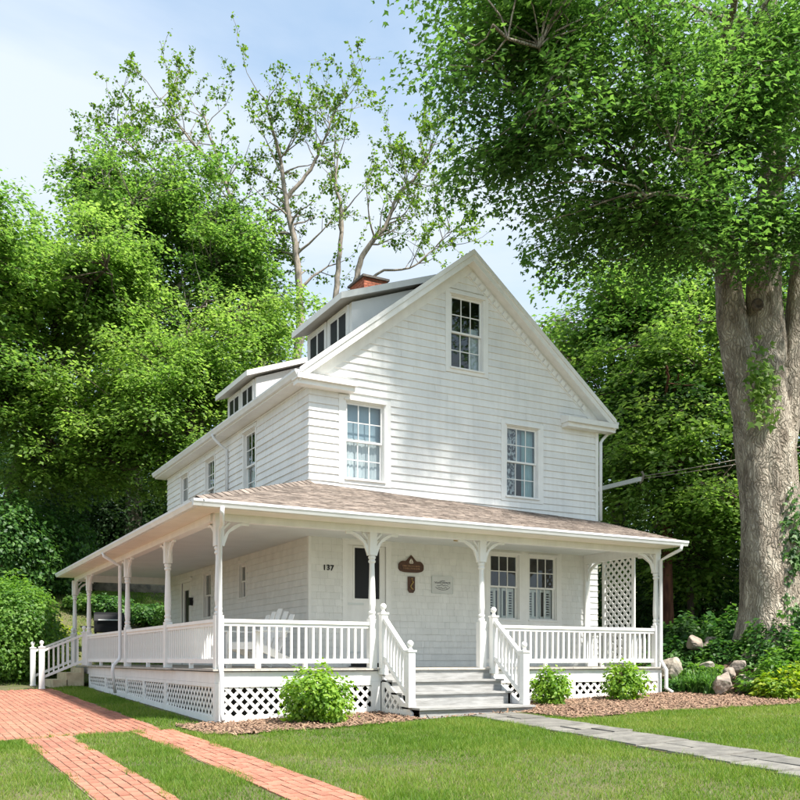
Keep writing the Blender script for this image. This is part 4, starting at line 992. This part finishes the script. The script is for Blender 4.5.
mtree = tree('tmp', 'tmp', [mb + Vector((0, 0, 6)), at(763, 290, d), at(768, 200, d), at(775, 60, d), at(760, -120, d)], [.25, .22, .2, .14, .06], crowns, 640, 120, .112, 'leaf_maple', 'bark', 31, shape=LOBE, limbs=3, gap=-.12, ldown=.9, spr=(.65, 1.15), extra=[([at(728, 280, d), at(700, 130, d - 1), at(640, 30, d - 2.4)], [.2, .16, .06]), ([at(724, 250, d), at(690, 195, d - .7), at(650, 205, d - 1.4)], [.12, .08, .04]), ([at(715, 190, d), at(660, 120, d - 1.2), at(600, 95, d - 2), at(560, 80, d - 2.4)], [.16, .12, .07, .03])])
for ch_ in list(mtree.children):
    off = mtree.location - mt.location; ch_.parent = mt; ch_.location = off
    if ch_.name.startswith('trunk'): ch_.name = 'limbs'
bpy.data.objects.remove(mtree)

# --- trees behind the right side
GR = 'leafy trees behind the house'
tree('shade_tree', 'bright green layered tree rising directly behind the house right corner', [on_ground(at(618, 600, 29)), at(618, 480, 29), at(612, 380, 29), at(610, 300, 29)], [.28, .22, .14, .05],
     [(at(612, 330, 28), (2.4, 2.4, 2.3), 1.5), (at(640, 410, 27.5), (2.9, 2.9, 2.6), 2), (at(600, 440, 29), (2.4, 2.4, 2.4), 1.2), (at(670, 300, 29), (2.8, 2.8, 2.4), 1.4)], 620, 88, .165, 'leaf_mid', 'barkd', 41, GR)
tree('shade_tree', 'light green drooping tree between the house and the maple trunk', [on_ground(at(690, 610, 25)), at(692, 500, 25), at(688, 400, 25), at(690, 330, 25)], [.09, .085, .07, .03],
     [(at(690, 360, 25), (2.1, 2.1, 2.0), 1.3), (at(680, 450, 24), (2.2, 2.2, 1.8), 1.8), (at(705, 510, 23.5), (1.9, 1.9, 1.0), 1.1), (at(650, 480, 24.5), (1.5, 1.5, 1.1), .7), (at(690, 565, 25.5), (1.8, 1.8, .9), .6)], 430, 88, .155, 'leaf_light', 'barkd', 42, GR)
tree('shade_tree', 'dense green tree right behind the maple trunk', [on_ground(at(812, 600, 26)), at(815, 480, 26), at(810, 380, 26), at(806, 300, 26)], [.26, .2, .14, .06],
     [(at(800, 380, 25), (2.8, 2.8, 3.0), 2), (at(760, 470, 25), (2.2, 2.2, 2.0), 1), (at(830, 520, 24), (2.4, 2.4, 1.8), 1), (at(770, 300, 27), (2.5, 2.5, 2.2), 1)], 440, 85, .165, 'leaf_mid', 'barkd', 43, GR)
tree('cedar_tree', 'reddish brown bare trunk standing just behind the porch right post', [on_ground(at(668, 640, 24)), at(667, 560, 24), at(668, 480, 24), at(666, 420, 24)], [.16, .14, .12, .06],
     [(at(666, 400, 24.5), (1.5, 1.5, 1.2), 1)], 40, 100, .15, 'leaf_dark', 'barkr', 44)
tree('purple_tree', 'small purple leaved tree peeking over the right roof slope', [on_ground(at(556, 500, 44)), at(556, 420, 44), at(556, 350, 44)], [.2, .15, .06], [(at(556, 350, 44), (1.9, 1.9, 1.5), 1)], 60, 90, .2, 'leaf_purple', 'barkd', 45)

# --- trees behind the left side
tree('shade_tree', 'large light green tree with thick trunk at the left edge', [on_ground(at(14, 560, 33)), at(14, 500, 33), at(30, 440, 33), at(50, 370, 33), at(60, 300, 33)], [.55, .42, .32, .2, .08],
     [(at(40, 300, 31), (3.4, 3.4, 2.6), 1.8), (at(90, 290, 31), (3.0, 3.0, 2.2), 1.5), (at(20, 400, 30), (2.8, 2.8, 1.9), 1.2), (at(-40, 330, 31), (3, 3, 3.2), 1.2), (at(60, 470, 31), (2.6, 2.6, 1.1), .7)], 860, 90, .165, 'leaf_light', 'barkd', 51, GR, extra=[([at(16, 490, 33), at(50, 455, 32.6), at(85, 440, 32)], [.25, .18, .1])])
tree('shade_tree', 'tall mid green tree left of the house with airy top', [on_ground(at(130, 560, 37)), at(134, 480, 37), at(140, 380, 37), at(150, 280, 37), at(160, 190, 37)], [.4, .33, .26, .17, .06],
     [(at(165, 215, 36), (3.4, 3.4, 2.2), 1.6), (at(120, 250, 36), (3.0, 3.0, 2.6), 1.3), (at(210, 260, 36), (3.2, 3.2, 2.8), 1.5), (at(160, 340, 36), (3.6, 3.6, 2.8), 1.5), (at(110, 190, 37), (2.0, 2.0, 1.1), .6), (at(243, 285, 37.5), (2.4, 2.4, 2.7), 1.2)], 900, 85, .165, 'leaf_mid', 'barkg', 52, GR, gap=-.08, extra=[([at(140, 400, 36), at(112, 370, 35), at(88, 318, 34)], [.14, .11, .05]), ([at(146, 390, 36.5), at(150, 330, 36), at(128, 270, 35.5)], [.13, .1, .05])])
tree('shade_tree', 'bright green tree with drooping layers beside the left eave', [on_ground(at(190, 560, 31)), at(192, 480, 31), at(190, 400, 31), at(186, 340, 31)], [.26, .22, .15, .05],
     [(at(150, 400, 30), (2.7, 2.7, 1.9), 1.5), (at(205, 380, 31), (2.6, 2.6, 2.1), 1.5), (at(110, 430, 30), (2.3, 2.3, 1.4), 1), (at(180, 470, 31), (2.2, 2.2, 1.3), .8), (at(250, 330, 33), (2.2, 2.2, 1.8), .8)], 700, 88, .15, 'leaf_light', 'barkd', 53, GR, droop=.5)
tree('shade_tree', 'dark green tree overhanging from beyond the left frame edge', [on_ground(at(-80, 560, 27)), at(-75, 450, 27), at(-60, 330, 27), at(-50, 250, 27)], [.35, .28, .2, .08],
     [(at(-40, 220, 26), (1.9, 1.9, 1.3), 1), (at(-60, 330, 27), (2.6, 2.6, 3), 1)], 230, 85, .16, 'leaf_mid', 'barkd', 54)
tree('shade_tree', 'dark tree filling the gap behind the left trees', [on_ground(at(80, 540, 45)), at(80, 440, 45), at(84, 340, 45)], [.4, .3, .1],
     [(at(60, 440, 44), (4.4, 4.4, 3.4), 1), (at(150, 430, 44), (4, 4, 3.6), 1), (at(220, 400, 45), (4, 4, 3.2), 1), (at(10, 380, 46), (4, 4, 4), 1), (at(100, 330, 47), (5, 5, 4), 1)], 330, 110, .24, 'leaf_dark', 'barkd', 55, spr=(1.0, 1.7))

# --- tall sparse trees behind the ridge
def sparse_tree(label, base, stems, seed, size=.135):
    rr = random.Random(seed); rng = np.random.default_rng(seed); base = on_ground(base); root = tag(empty('sparse_tree', base), label, 'tree', 'tall open trees behind the roof'); b = MB(); leafp = []
    def grow(p, d, l, r, lev):
        n = max(4, int(l / .35)); P = [p]; Rd = [r]; q = p; dd = d.normalized()
        for i in range(n):
            dd = (dd + Vector((rr.gauss(0, 1), rr.gauss(0, 1), rr.gauss(0, 1))) * .17 + Vector((0, 0, .04))).normalized(); q = q + dd * (l / n); P.append(q); Rd.append(max(.008, r * (1 - .8 * (i + 1) / n)))
            if lev < 3 and i > 0 and rr.random() < (.62 if lev < 2 else .5):
                side_ = dd.cross(Vector((rr.gauss(0, 1), rr.gauss(0, 1), rr.gauss(0, 1)))).normalized(); grow(q, (dd * .65 + side_ * .8 + Vector((0, 0, .18))), l * rr.uniform(.4, .65), Rd[-1] * .6, lev + 1)
            if (lev >= 2 and rr.random() < .62) or (lev == 1 and i > n * .4 and rr.random() < .3) or i == n - 1: leafp.append(q)
        b.tube(P, Rd, 6 if lev < 2 else 4, False)
    for pts, r0, nb in stems:
        pts = [Vector(p) - base for p in pts]; P = []; 
        for i in range(len(pts) - 1):
            a0, a1, a2, a3 = pts[max(i - 1, 0)], pts[i], pts[i + 1], pts[min(i + 2, len(pts) - 1)]
            for k in range(6):
                t = k / 6; P.append(.5 * ((2 * a1) + (a2 - a0) * t + (2 * a0 - 5 * a1 + 4 * a2 - a3) * t * t + (3 * a1 - a0 - 3 * a2 + a3) * t ** 3) + Vector((rr.gauss(0, .02), rr.gauss(0, .02), 0)))
        P.append(pts[-1]); Rd = [.72 * r0 * (1 - .85 * i / (len(P) - 1)) for i in range(len(P))]; b.tube(P, Rd, 9, False)
        for k in range(nb):
            i = int(len(P) * rr.uniform(.42, .98)); dd = (P[min(i + 1, len(P) - 1)] - P[i - 1]).normalized(); sd_ = dd.cross(Vector((rr.gauss(0, 1), rr.gauss(0, 1), rr.gauss(0, .6)))).normalized()
            grow(P[i], dd * .4 + sd_ * .95 + Vector((0, 0, .18)), rr.uniform(1.3, 2.9) * (1 - .25 * i / len(P)), max(.022, Rd[i] * .45), 1)
        leafp.append(P[-1])
    b.build('trunk', 'barkg', root, True, recalc=False)
    C = np.array([tuple(p) for p in leafp]); k = 6; n = len(C) * k; pos = np.repeat(C, k, 0) + rng.normal(0, .06, (n, 3)); dr = rng.normal(0, 1, (n, 3)) + np.array([0, 0, -.35]); nor = rng.normal(0, .7, (n, 3)) + np.array([0, 0, .8])
    link('crown', leaf_mesh('crown', pos, nor, dr, size * rng.uniform(.6, 1.3, n), 'leaf_sparse'), root)
d = 37
sparse_tree('tall airy tree with thin leaves rising behind the far dormer', at(280, 520, d), [([at(272, 520, d), at(264, 400, d), at(258, 330, d), at(250, 270, d), at(236, 215, d), at(219, 165, d), at(203, 112, d)], .28, 24), ([at(285, 500, d), at(292, 400, d), at(300, 326, d), at(296, 255, d), at(286, 199, d), at(278, 150, d), at(264, 98, d)], .32, 32), ([at(286, 199, d), at(310, 170, d), at(324, 140, d), at(334, 112, d)], .13, 16), ([at(246, 250, d), at(205, 215, d), at(160, 175, d), at(118, 132, d)], .16, 20), ([at(250, 265, d), at(205, 250, d), at(150, 210, d), at(95, 165, d)], .14, 16), ([at(225, 180, d), at(190, 140, d), at(160, 100, d)], .11, 14)], 61)
sparse_tree('tall airy tree with forked grey limbs behind the chimney', at(345, 520, d + 1), [([at(345, 520, d), at(336, 330, d), at(338, 270, d), at(342, 220, d), at(336, 185, d), at(338, 155, d)], .22, 13), ([at(352, 500, d), at(354, 330, d), at(358, 270, d), at(370, 244, d), at(386, 225, d), at(398, 195, d), at(416, 176, d), at(434, 142, d)], .22, 30), ([at(360, 290, d), at(380, 272, d), at(410, 268, d), at(432, 250, d), at(452, 228, d)], .09, 14)], 62)

# --- far wood on the rising ground
rng = np.random.default_rng(77); n = 26000
fx = rng.uniform(-45, 75, n); fy = rng.uniform(52, 66, n); top = 9 + 3.0 * np.sin(fx * .33) + 2.2 * np.sin(fx * .9 + 1); fz = gz(fx, fy) + rng.random(n) ** .8 * top
pos = np.stack([fx, fy, fz], 1); dr = rng.normal(0, 1, (n, 3)); nor = rng.normal(0, .5, (n, 3)) + np.array([0, -.5, .8])
tag(link('far_wood', leaf_mesh('far_wood', pos, nor, dr, rng.uniform(.5, 1.1, n), 'leaf_dark', LOBE)), 'dark distant wood closing the view behind the garden', 'wood', kind='stuff')

# --- shrubs
def shrub(name, label, x, y, r, h, n, size, leaf, seed, cat='shrub', group=None, shape=KITE, ball=0.0, stems=7, lump=.25, top=.6):
    rng = np.random.default_rng(seed); z0 = g(x, y); root = tag(empty(name, (x, y, z0)), label, cat, group)
    d = nrm(rng.normal(0, 1, (n, 3)) * np.array([1, 1, 1.0])); q = rng.random(n) ** (1 / 3.2)
    lm = np.array([noise.noise(Vector(v) * 2.2 + Vector((seed, 0, 0))) + .6 * noise.noise(Vector(v) * 5.0 + Vector((0, seed, 0))) for v in d]); s_ = (1 + lump * lm) * q
    pos = d * s_[:, None] * np.array([r, r, h * .54]) + np.array([0, 0, h * .46]); pos[:, 2] = np.where(pos[:, 2] < .02, .02 + .12 * h * rng.random(n), pos[:, 2])
    nor = d * .8 + rng.normal(0, .45, (n, 3)) + np.array([0, 0, top]); dr = d + rng.normal(0, .6, (n, 3)) + np.array([0, 0, .2])
    b = MB(); rr = random.Random(seed)
    for k in range(stems):
        t = rr.uniform(0, 6.28); q_ = Vector((math.cos(t) * r * .6, math.sin(t) * r * .6, h * .75)); b.tube([Vector((math.cos(t) * r * .1, math.sin(t) * r * .1, -.05)), q_ * .5 + Vector((0, 0, h * .1)), q_], [.02, .014, .006], 5)
    b.build('stem', 'twig', root, recalc=False); link('foliage', leaf_mesh('foliage', pos, nor, dr, size * rng.uniform(.6, 1.25, n), leaf, shape), root); return root
def gpix(u, v):
    d = 12.0
    for _ in range(60):
        p = at(u, v, d); e = p.z - g(p.x, p.y); d += max(-1, min(1, e * 906.73 / max(v - 659.32, 8) * .5))
    return p
shrub('round_shrub', 'bright green rounded shrub left of the front steps', -1.12, -2.85, .50, .80, 4160, .068, 'leaf_shrub', 71, group='low shrubs in the mulch bed', lump=.5)
shrub('small_shrub', 'small bright green shrub just right of the front steps', 3.3, -2.62, .33, .62, 2080, .068, 'leaf_shrub', 72, group='low shrubs in the mulch bed', lump=.5)
shrub('small_shrub', 'small bright green shrub in front of the right lattice skirt', 4.85, -2.75, .37, .66, 2400, .068, 'leaf_shrub', 73, group='low shrubs in the mulch bed', lump=.5)
p = at(6, 680, 23.6); shrub('large_bush', 'large rounded yellow green bush at the left beside the driveway', p.x, p.y, 1.45, 2.7, 17000, .105, 'leaf_bush', 74, 'bush', lump=.18)
for k, (u, d_, r, h, lf, lab) in enumerate([(50, 24.5, .8, 1.5, 'leaf_yel', 'yellow green bush between the large bush and the side steps'), (-8, 29, 2.0, 3.6, 'leaf_ivy', 'dark green shrub behind the large bush at the left edge'), (48, 31, 1.7, 3.0, 'leaf_ivy', 'dark clipped shrub beyond the large bush'),
        (120, 38, 2.6, 5.0, 'leaf_dark', 'tall dark evergreen shrub behind the porch eave'), (70, 38, 2.4, 4.6, 'leaf_dark', 'dark evergreen shrub under the left trees'), (170, 39, 2.6, 5.2, 'leaf_dark', 'dark evergreen shrub close to the house rear corner')]):
    p = at(u, 600, d_); shrub('dark_shrub' if lf != 'leaf_yel' else 'yellow_bush', lab, p.x, p.y, r, h, int(2600 * r * r) if r < 2.2 else 11000, .15 if r > 1 else .11, lf, 80 + k)
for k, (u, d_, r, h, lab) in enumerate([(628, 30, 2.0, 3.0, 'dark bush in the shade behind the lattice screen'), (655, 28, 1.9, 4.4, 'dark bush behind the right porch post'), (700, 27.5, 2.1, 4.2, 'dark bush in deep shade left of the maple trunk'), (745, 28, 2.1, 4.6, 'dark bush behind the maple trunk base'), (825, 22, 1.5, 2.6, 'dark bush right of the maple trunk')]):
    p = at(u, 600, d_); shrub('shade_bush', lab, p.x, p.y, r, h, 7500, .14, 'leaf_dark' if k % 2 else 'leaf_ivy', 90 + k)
# back garden: shrubs and boulders on the bank seen through the porch
for k, (u, d_, r, h, lf, lab) in enumerate([(108, 29.6, .8, .6, 'leaf_ivy', 'low green shrub on the bank seen between the rear porch posts'), (150, 29.4, .9, .65, 'leaf_ivy', 'low green shrub on the bank behind the porch centre bay'), (168, 26, .45, 1.9, 'leaf_mid', 'slim young shrub close behind the porch rear opening'), (86, 29.6, .7, .5, 'leaf_mid', 'low shrub on the bank left of the grill'), (132, 39, 1.5, 2.4, 'leaf_ivy', 'dark shrub above the boulders on the bank')]):
    p = at(u, 600, d_); shrub('bank_shrub', lab, p.x, p.y, r, h, int(3200 * r), .12, lf, 100 + k)

def rock(label, x, y, s, m, seed, z=None, name='boulder', group=None, rot=0):
    bm = bmesh.new(); bmesh.ops.create_icosphere(bm, subdivisions=4, radius=1)
    rk = random.Random(int(seed * 100)); cuts = [(Vector((rk.gauss(0, 1), rk.gauss(0, 1), rk.gauss(0, 1))).normalized(), rk.uniform(.55, .82)) for _ in range(11)]
    for v in bm.verts:
        for cn, ch2 in cuts:
            e = v.co.dot(cn) - ch2
            if e > 0: v.co -= cn * e * .92
        q = v.co.copy(); n_ = noise.noise(q * 1.1 + Vector((seed, 3, 1))) * .35 + noise.noise(q * 2.6 + Vector((1, seed, 2))) * .16 + noise.noise(q * 6 + Vector((seed, seed, 2))) * .07 + noise.noise(q * 15 + Vector((seed, 1, 2))) * .03
        q2 = q * (1 + n_ * .6) * 1.2; v.co = Vector((q2.x * s[0], q2.y * s[1], q2.z * s[2]))
    me = bpy.data.meshes.new(name); bm.to_mesh(me); bm.free(); me.materials.append(M[m])
    zz = g(x, y) + s[2] * .45 if z is None else z
    return tag(link(name, me, None, (x, y, zz), (0, 0, rot)), label, 'rock', group)
RK = 'boulders in the right garden'
for k, (u, v, d_, s, m, lab) in enumerate([(711, 645, 19.4, (.40, .28, .22), 'rockp', 'long tan boulder above the ferns beside the maple'), (694, 641, 19.2, (.2, .18, .18), 'rockp', 'small tan rock touching the long boulder left end'), (668, 668, 18.8, (.28, .25, .30), 'rock', 'grey rounded boulder behind the porch right downspout'), (723, 682, 16.6, (.22, .2, .23), 'rockp', 'tan boulder at the mulch edge in front of the rock pile'), (747, 682, 16.8, (.20, .2, .25), 'rock', 'pale boulder right of the tan boulder at the mulch edge'), (737, 666, 17.4, (.2, .18, .18), 'rockp', 'brown rock in the middle of the rock pile'), (748, 656, 18, (.2, .15, .17), 'rockp', 'pointed brown rock at the top of the pile'), (762, 648, 18.2, (.18, .15, .2), 'rock', 'grey rock by the maple trunk foot'), (763, 671, 17.2, (.24, .16, .16), 'rock', 'flat pale rock half hidden by the yellow plants'), (706, 664, 18, (.18, .15, .1), 'rock', 'low grey stone above the strap leaved plants'), (730, 671, 17.2, (.12, .12, .12), 'rockp', 'small brown stone wedged in the pile')]):
    p = at(u, v + 2, d_); rock(lab, p.x, p.y, tuple(q * .84 for q in s), m, 3 + k * 1.7, p.z, group=RK, rot=k)
for k, (u, v, d_, s, lab) in enumerate([(96, 587, 33.5, (.75, .5, .55), 'tan boulder on the bank behind the rear porch post'), (118, 585, 33.6, (.85, .5, .6), 'wide tan boulder on the bank behind the grill'), (152, 586, 33.5, (.9, .5, .6), 'boulder on the bank in the porch centre bay'), (48, 583, 32, (.45, .4, .35), 'orange tan boulder just left of the porch eave end'), (135, 587, 33.8, (.6, .5, .45), 'brown boulder between the two larger bank boulders')]):
    p = at(u, v, d_); rock(lab, p.x, p.y, s, 'rockp', 40 + k * 2.3, max(p.z, g(p.x, p.y) + .25), group='boulders on the rear bank')

# leafy ground plants at the right
def clump(name, label, x, y, r, n, size, leaf, seed, h=.4, kind='plant', shape=KITE, z=None):
    rng = np.random.default_rng(seed); a = rng.uniform(0, 6.283, n); q = np.sqrt(rng.random(n)) * r; px, py = np.cos(a) * q, np.sin(a) * q; z0 = g(x, y) if z is None else z
    pz = (gz(x + px, y + py) - z0) + h * (1 - (q / r) ** 2 * .7) * rng.random(n) ** .5 * (1 + .4 * np.sin(px * 9 + seed) * np.cos(py * 8)); pos = np.stack([px, py, pz], 1)
    nor = np.array([0, 0, 1.]) + rng.normal(0, .4, (n, 3)); nor[:, :2] += .4 * pos[:, :2] / r; dr = np.stack([np.cos(a), np.sin(a), -.3 + 0 * a], 1) + rng.normal(0, .5, (n, 3))
    return tag(link(name, leaf_mesh(name, pos, nor, dr, size * rng.uniform(.6, 1.3, n), leaf, shape), None, (x, y, z0)), label, kind)
for k, (u, d_, r, n, s, lf, h, lab) in enumerate([(790, 16.0, .6, 1900, .10, 'leaf_yel', .5, 'yellow green leafy plant at the right edge near the lawn'), (772, 16.6, .6, 1500, .10, 'leaf_bush', .6, 'light green leafy plant before the rock pile right side'), (697, 18.0, .5, 1300, .09, 'leaf_bush', .32, 'light green plant left of the long boulder'), (725, 18.9, .6, 1200, .11, 'leaf_ivy', .28, 'green leafy plant behind the rock pile'), (745, 21, 1.3, 3000, .15, 'leaf_ivy', .75, 'broad bank of ferns below the maple trunk'), (700, 22, 1.2, 2600, .15, 'leaf_ivy', .7, 'broad fern bank behind the long tan boulder'), (682, 21.3, .7, 1500, .13, 'leaf_dark', .6, 'dark leafy plant beside the porch right end'), (783, 18, .9, 2400, .12, 'leaf_ivy', .8, 'dense ivy plant at the maple foot'), (808, 17, .8, 2200, .11, 'leaf_bush', .85, 'tall light green shrub at the right frame edge'), (678, 19.8, .9, 1900, .12, 'leaf_ivy', .35, 'low leafy ground cover behind the grey boulder by the porch'), (676, 17.6, .35, 600, .09, 'leaf_ivy', .3, 'small leafy plant next to the porch corner')]):
    p = at(u, 660, d_); clump('leafy_plant', lab, p.x, p.y, r, n, s, lf, 120 + k, h)
def daylily(x, y, n, ln, seed, label):
    rng = np.random.default_rng(seed); V = []; F = []; rr = random.Random(seed)
    for i in range(n):
        a = rr.uniform(0, 6.283); L_ = ln * rr.uniform(.6, 1.1); wd = rr.uniform(.009, .015); bx, by = rr.gauss(0, .09), rr.gauss(0, .09); lean = rr.uniform(.25, .9); b0 = len(V); sx, sy = -math.sin(a) * wd, math.cos(a) * wd
        for k in range(6):
            t = k / 5; rad = L_ * lean * t ** 1.3; z = L_ * (t * (1.15 - .2 * lean) - .75 * lean * t ** 2.4); w_ = (1 - t ** 2.2) + .02; cx, cy = bx + math.cos(a) * rad, by + math.sin(a) * rad; V += [(cx - sx * w_, cy - sy * w_, z), (cx + sx * w_, cy + sy * w_, z)]
            if k: F.append((b0 + 2 * k - 2, b0 + 2 * k - 1, b0 + 2 * k + 1, b0 + 2 * k))
    tag(link('daylily', npmesh('daylily', np.array(V), np.array(F), 'strap', True), None, (x, y, g(x, y))), label, 'plant', 'strap leaved daylilies')
for k, (u, d_, n, ln, lab) in enumerate([(695, 17.2, 150, .62, 'strap leaved daylily clump left of the tan boulder'), (712, 16.9, 150, .6, 'strap leaved daylily clump touching the tan boulder'), (682, 17.6, 110, .5, 'strap leaved daylily clump nearest the porch corner')]):
    p = at(u, 670, d_); daylily(p.x, p.y, n, ln, 140 + k, lab)
# ivy climbing the maple
rng = np.random.default_rng(150); n = 2600; t = rng.random(n); th = rng.normal(-2.2, .9, n); zz = t ** 1.7 * 3.4; rad = .72 - .02 * zz + rng.random(n) * .18
iv = np.stack([np.cos(th) * rad, np.sin(th) * rad, zz + .2], 1); keep = np.array([noise.noise(Vector((math.cos(a) * 2, math.sin(a) * 2, z * 1.1))) > -.05 + .1 * z / 3 for a, z in zip(th, zz)]); iv = iv[keep]; th = th[keep]; n = len(iv)
iv[:, 0] += .35; nor = np.stack([np.cos(th), np.sin(th), .5 + 0 * th], 1) + rng.normal(0, .4, (n, 3)); dr = rng.normal(0, .6, (n, 3)) + np.array([0, 0, -.6])
tag(link('ivy', leaf_mesh('ivy', iv, nor, dr, .13 * rng.uniform(.6, 1.2, n), 'leaf_ivy', LOBE), None, mb), 'green ivy climbing the lower maple trunk', 'ivy')
q = at(763, 385, 18.25); n = 260; pos = rng.normal(0, 1, (n, 3)) * np.array([.2, .1, .38]); tag(link('trunk_shoots', leaf_mesh('trunk_shoots', pos, rng.normal(0, .5, (n, 3)) + np.array([-.3, -.6, .6]), rng.normal(0, .5, (n, 3)) + np.array([0, 0, -.7]), .17 * rng.uniform(.6, 1.2, n), 'leaf_light', LOBE), mt, q - mb), kind='stuff')

# --- grass
rng = np.random.default_rng(200)
def grass(n, x0, x1, y0, y1, hgt, wid, test):
    x = rng.uniform(x0, x1, n); y = rng.uniform(y0, y1, n); k = test(x, y); x, y = x[k], y[k]
    dd = (x - CAM[0]) * fwv[0] + (y - CAM[1]) * fwv[1]; lat = (x - CAM[0]) * rtv[0] + (y - CAM[1]) * rtv[1]; k = (dd > 5.2) & (np.abs(lat) < dd * .47 + .5); return x[k], y[k]
def lawn(x, y):
    j = .045 * np.sin(x * 7 + 2.3 * np.sin(y * 3.1)) + .03 * np.sin(y * 9.3 + x * 4) + .025 * np.sin(y * 31 + x * 17) + .012 * rng.normal(0, 1, x.shape)
    ok = ~in_brick(x + j, y + j, -.02) & ~((np.abs(x - path_x(y)) < .40 + j) & (y < -3.4)) & ~((y > mul_y(x) - .02 + j * 1.3) & (x > -2.9 + j) & (x < 9.5) & (y < -1.95))
    ok &= ~((x > -2.5) & (y > -2.2) & (y < 10))
    ok &= ~((x > 7.2) & (y > -5.2))
    return ok
def bare(x, y): return .5 + .5 * np.sin(x * 1.7 + 1.3 * np.sin(y * 1.1)) * np.cos(y * 1.45 + .8 * np.sin(x * 2.3))
GX = []; GY = []
for n, bx in ((1000000, (-9, 8, -12.5, -2.2)), (60000, (-3.3, -2.4, -3.6, 8)), (90000, (-9.5, -3, -5, 8))):
    x, y = grass(n, *bx, 0, 0, lawn); GX.append(x); GY.append(y)
x, y = grass(160000, -8, 6, 9.8, 22, 0, 0, lambda x, y: y > 9.8); GX.append(x); GY.append(y)
x = np.concatenate(GX); y = np.concatenate(GY); n = len(x)
b_ = bare(x, y); thin = ((x > -3.2) & (x < -2.3) & (y > -4.2) & (y < 2)) | ((x > -4.4) & (x < -3.6) & (y > -4.5)); kp = rng.random(n) < (.35 + .65 * b_) * np.where(thin, .45, 1); x, y, b_ = x[kp], y[kp], b_[kp]; n = len(x)
dist = depth(x, y); hv = np.sin(x * 5.1 + 2 * np.sin(y * 3.7)) * np.sin(y * 6.3 + 1.7 * np.sin(x * 4.1)); h = rng.uniform(.022, .062, n) * (.7 + .4 * b_ + .35 * hv) * np.where(rng.random(n) < .015, 1.9, 1) * (1 + .25 * (dist > 20)); wv = rng.uniform(.0022, .0042, n) * np.clip(dist / 9, 1, 4); a = rng.uniform(0, 6.283, n); ln_ = rng.normal(0, .45, (n, 2)) * h[:, None]; z = gz(x, y) - .012
V = np.stack([np.stack([x - np.cos(a) * wv, y - np.sin(a) * wv, z], 1), np.stack([x + np.cos(a) * wv, y + np.sin(a) * wv, z], 1), np.stack([x + ln_[:, 0], y + ln_[:, 1], z + h], 1)], 1).reshape(-1, 3)
tag(link('grass', npmesh('grass', V, np.arange(3 * n).reshape(-1, 3), 'grass')), 'short green lawn grass around the drive and path', 'grass', kind='stuff')
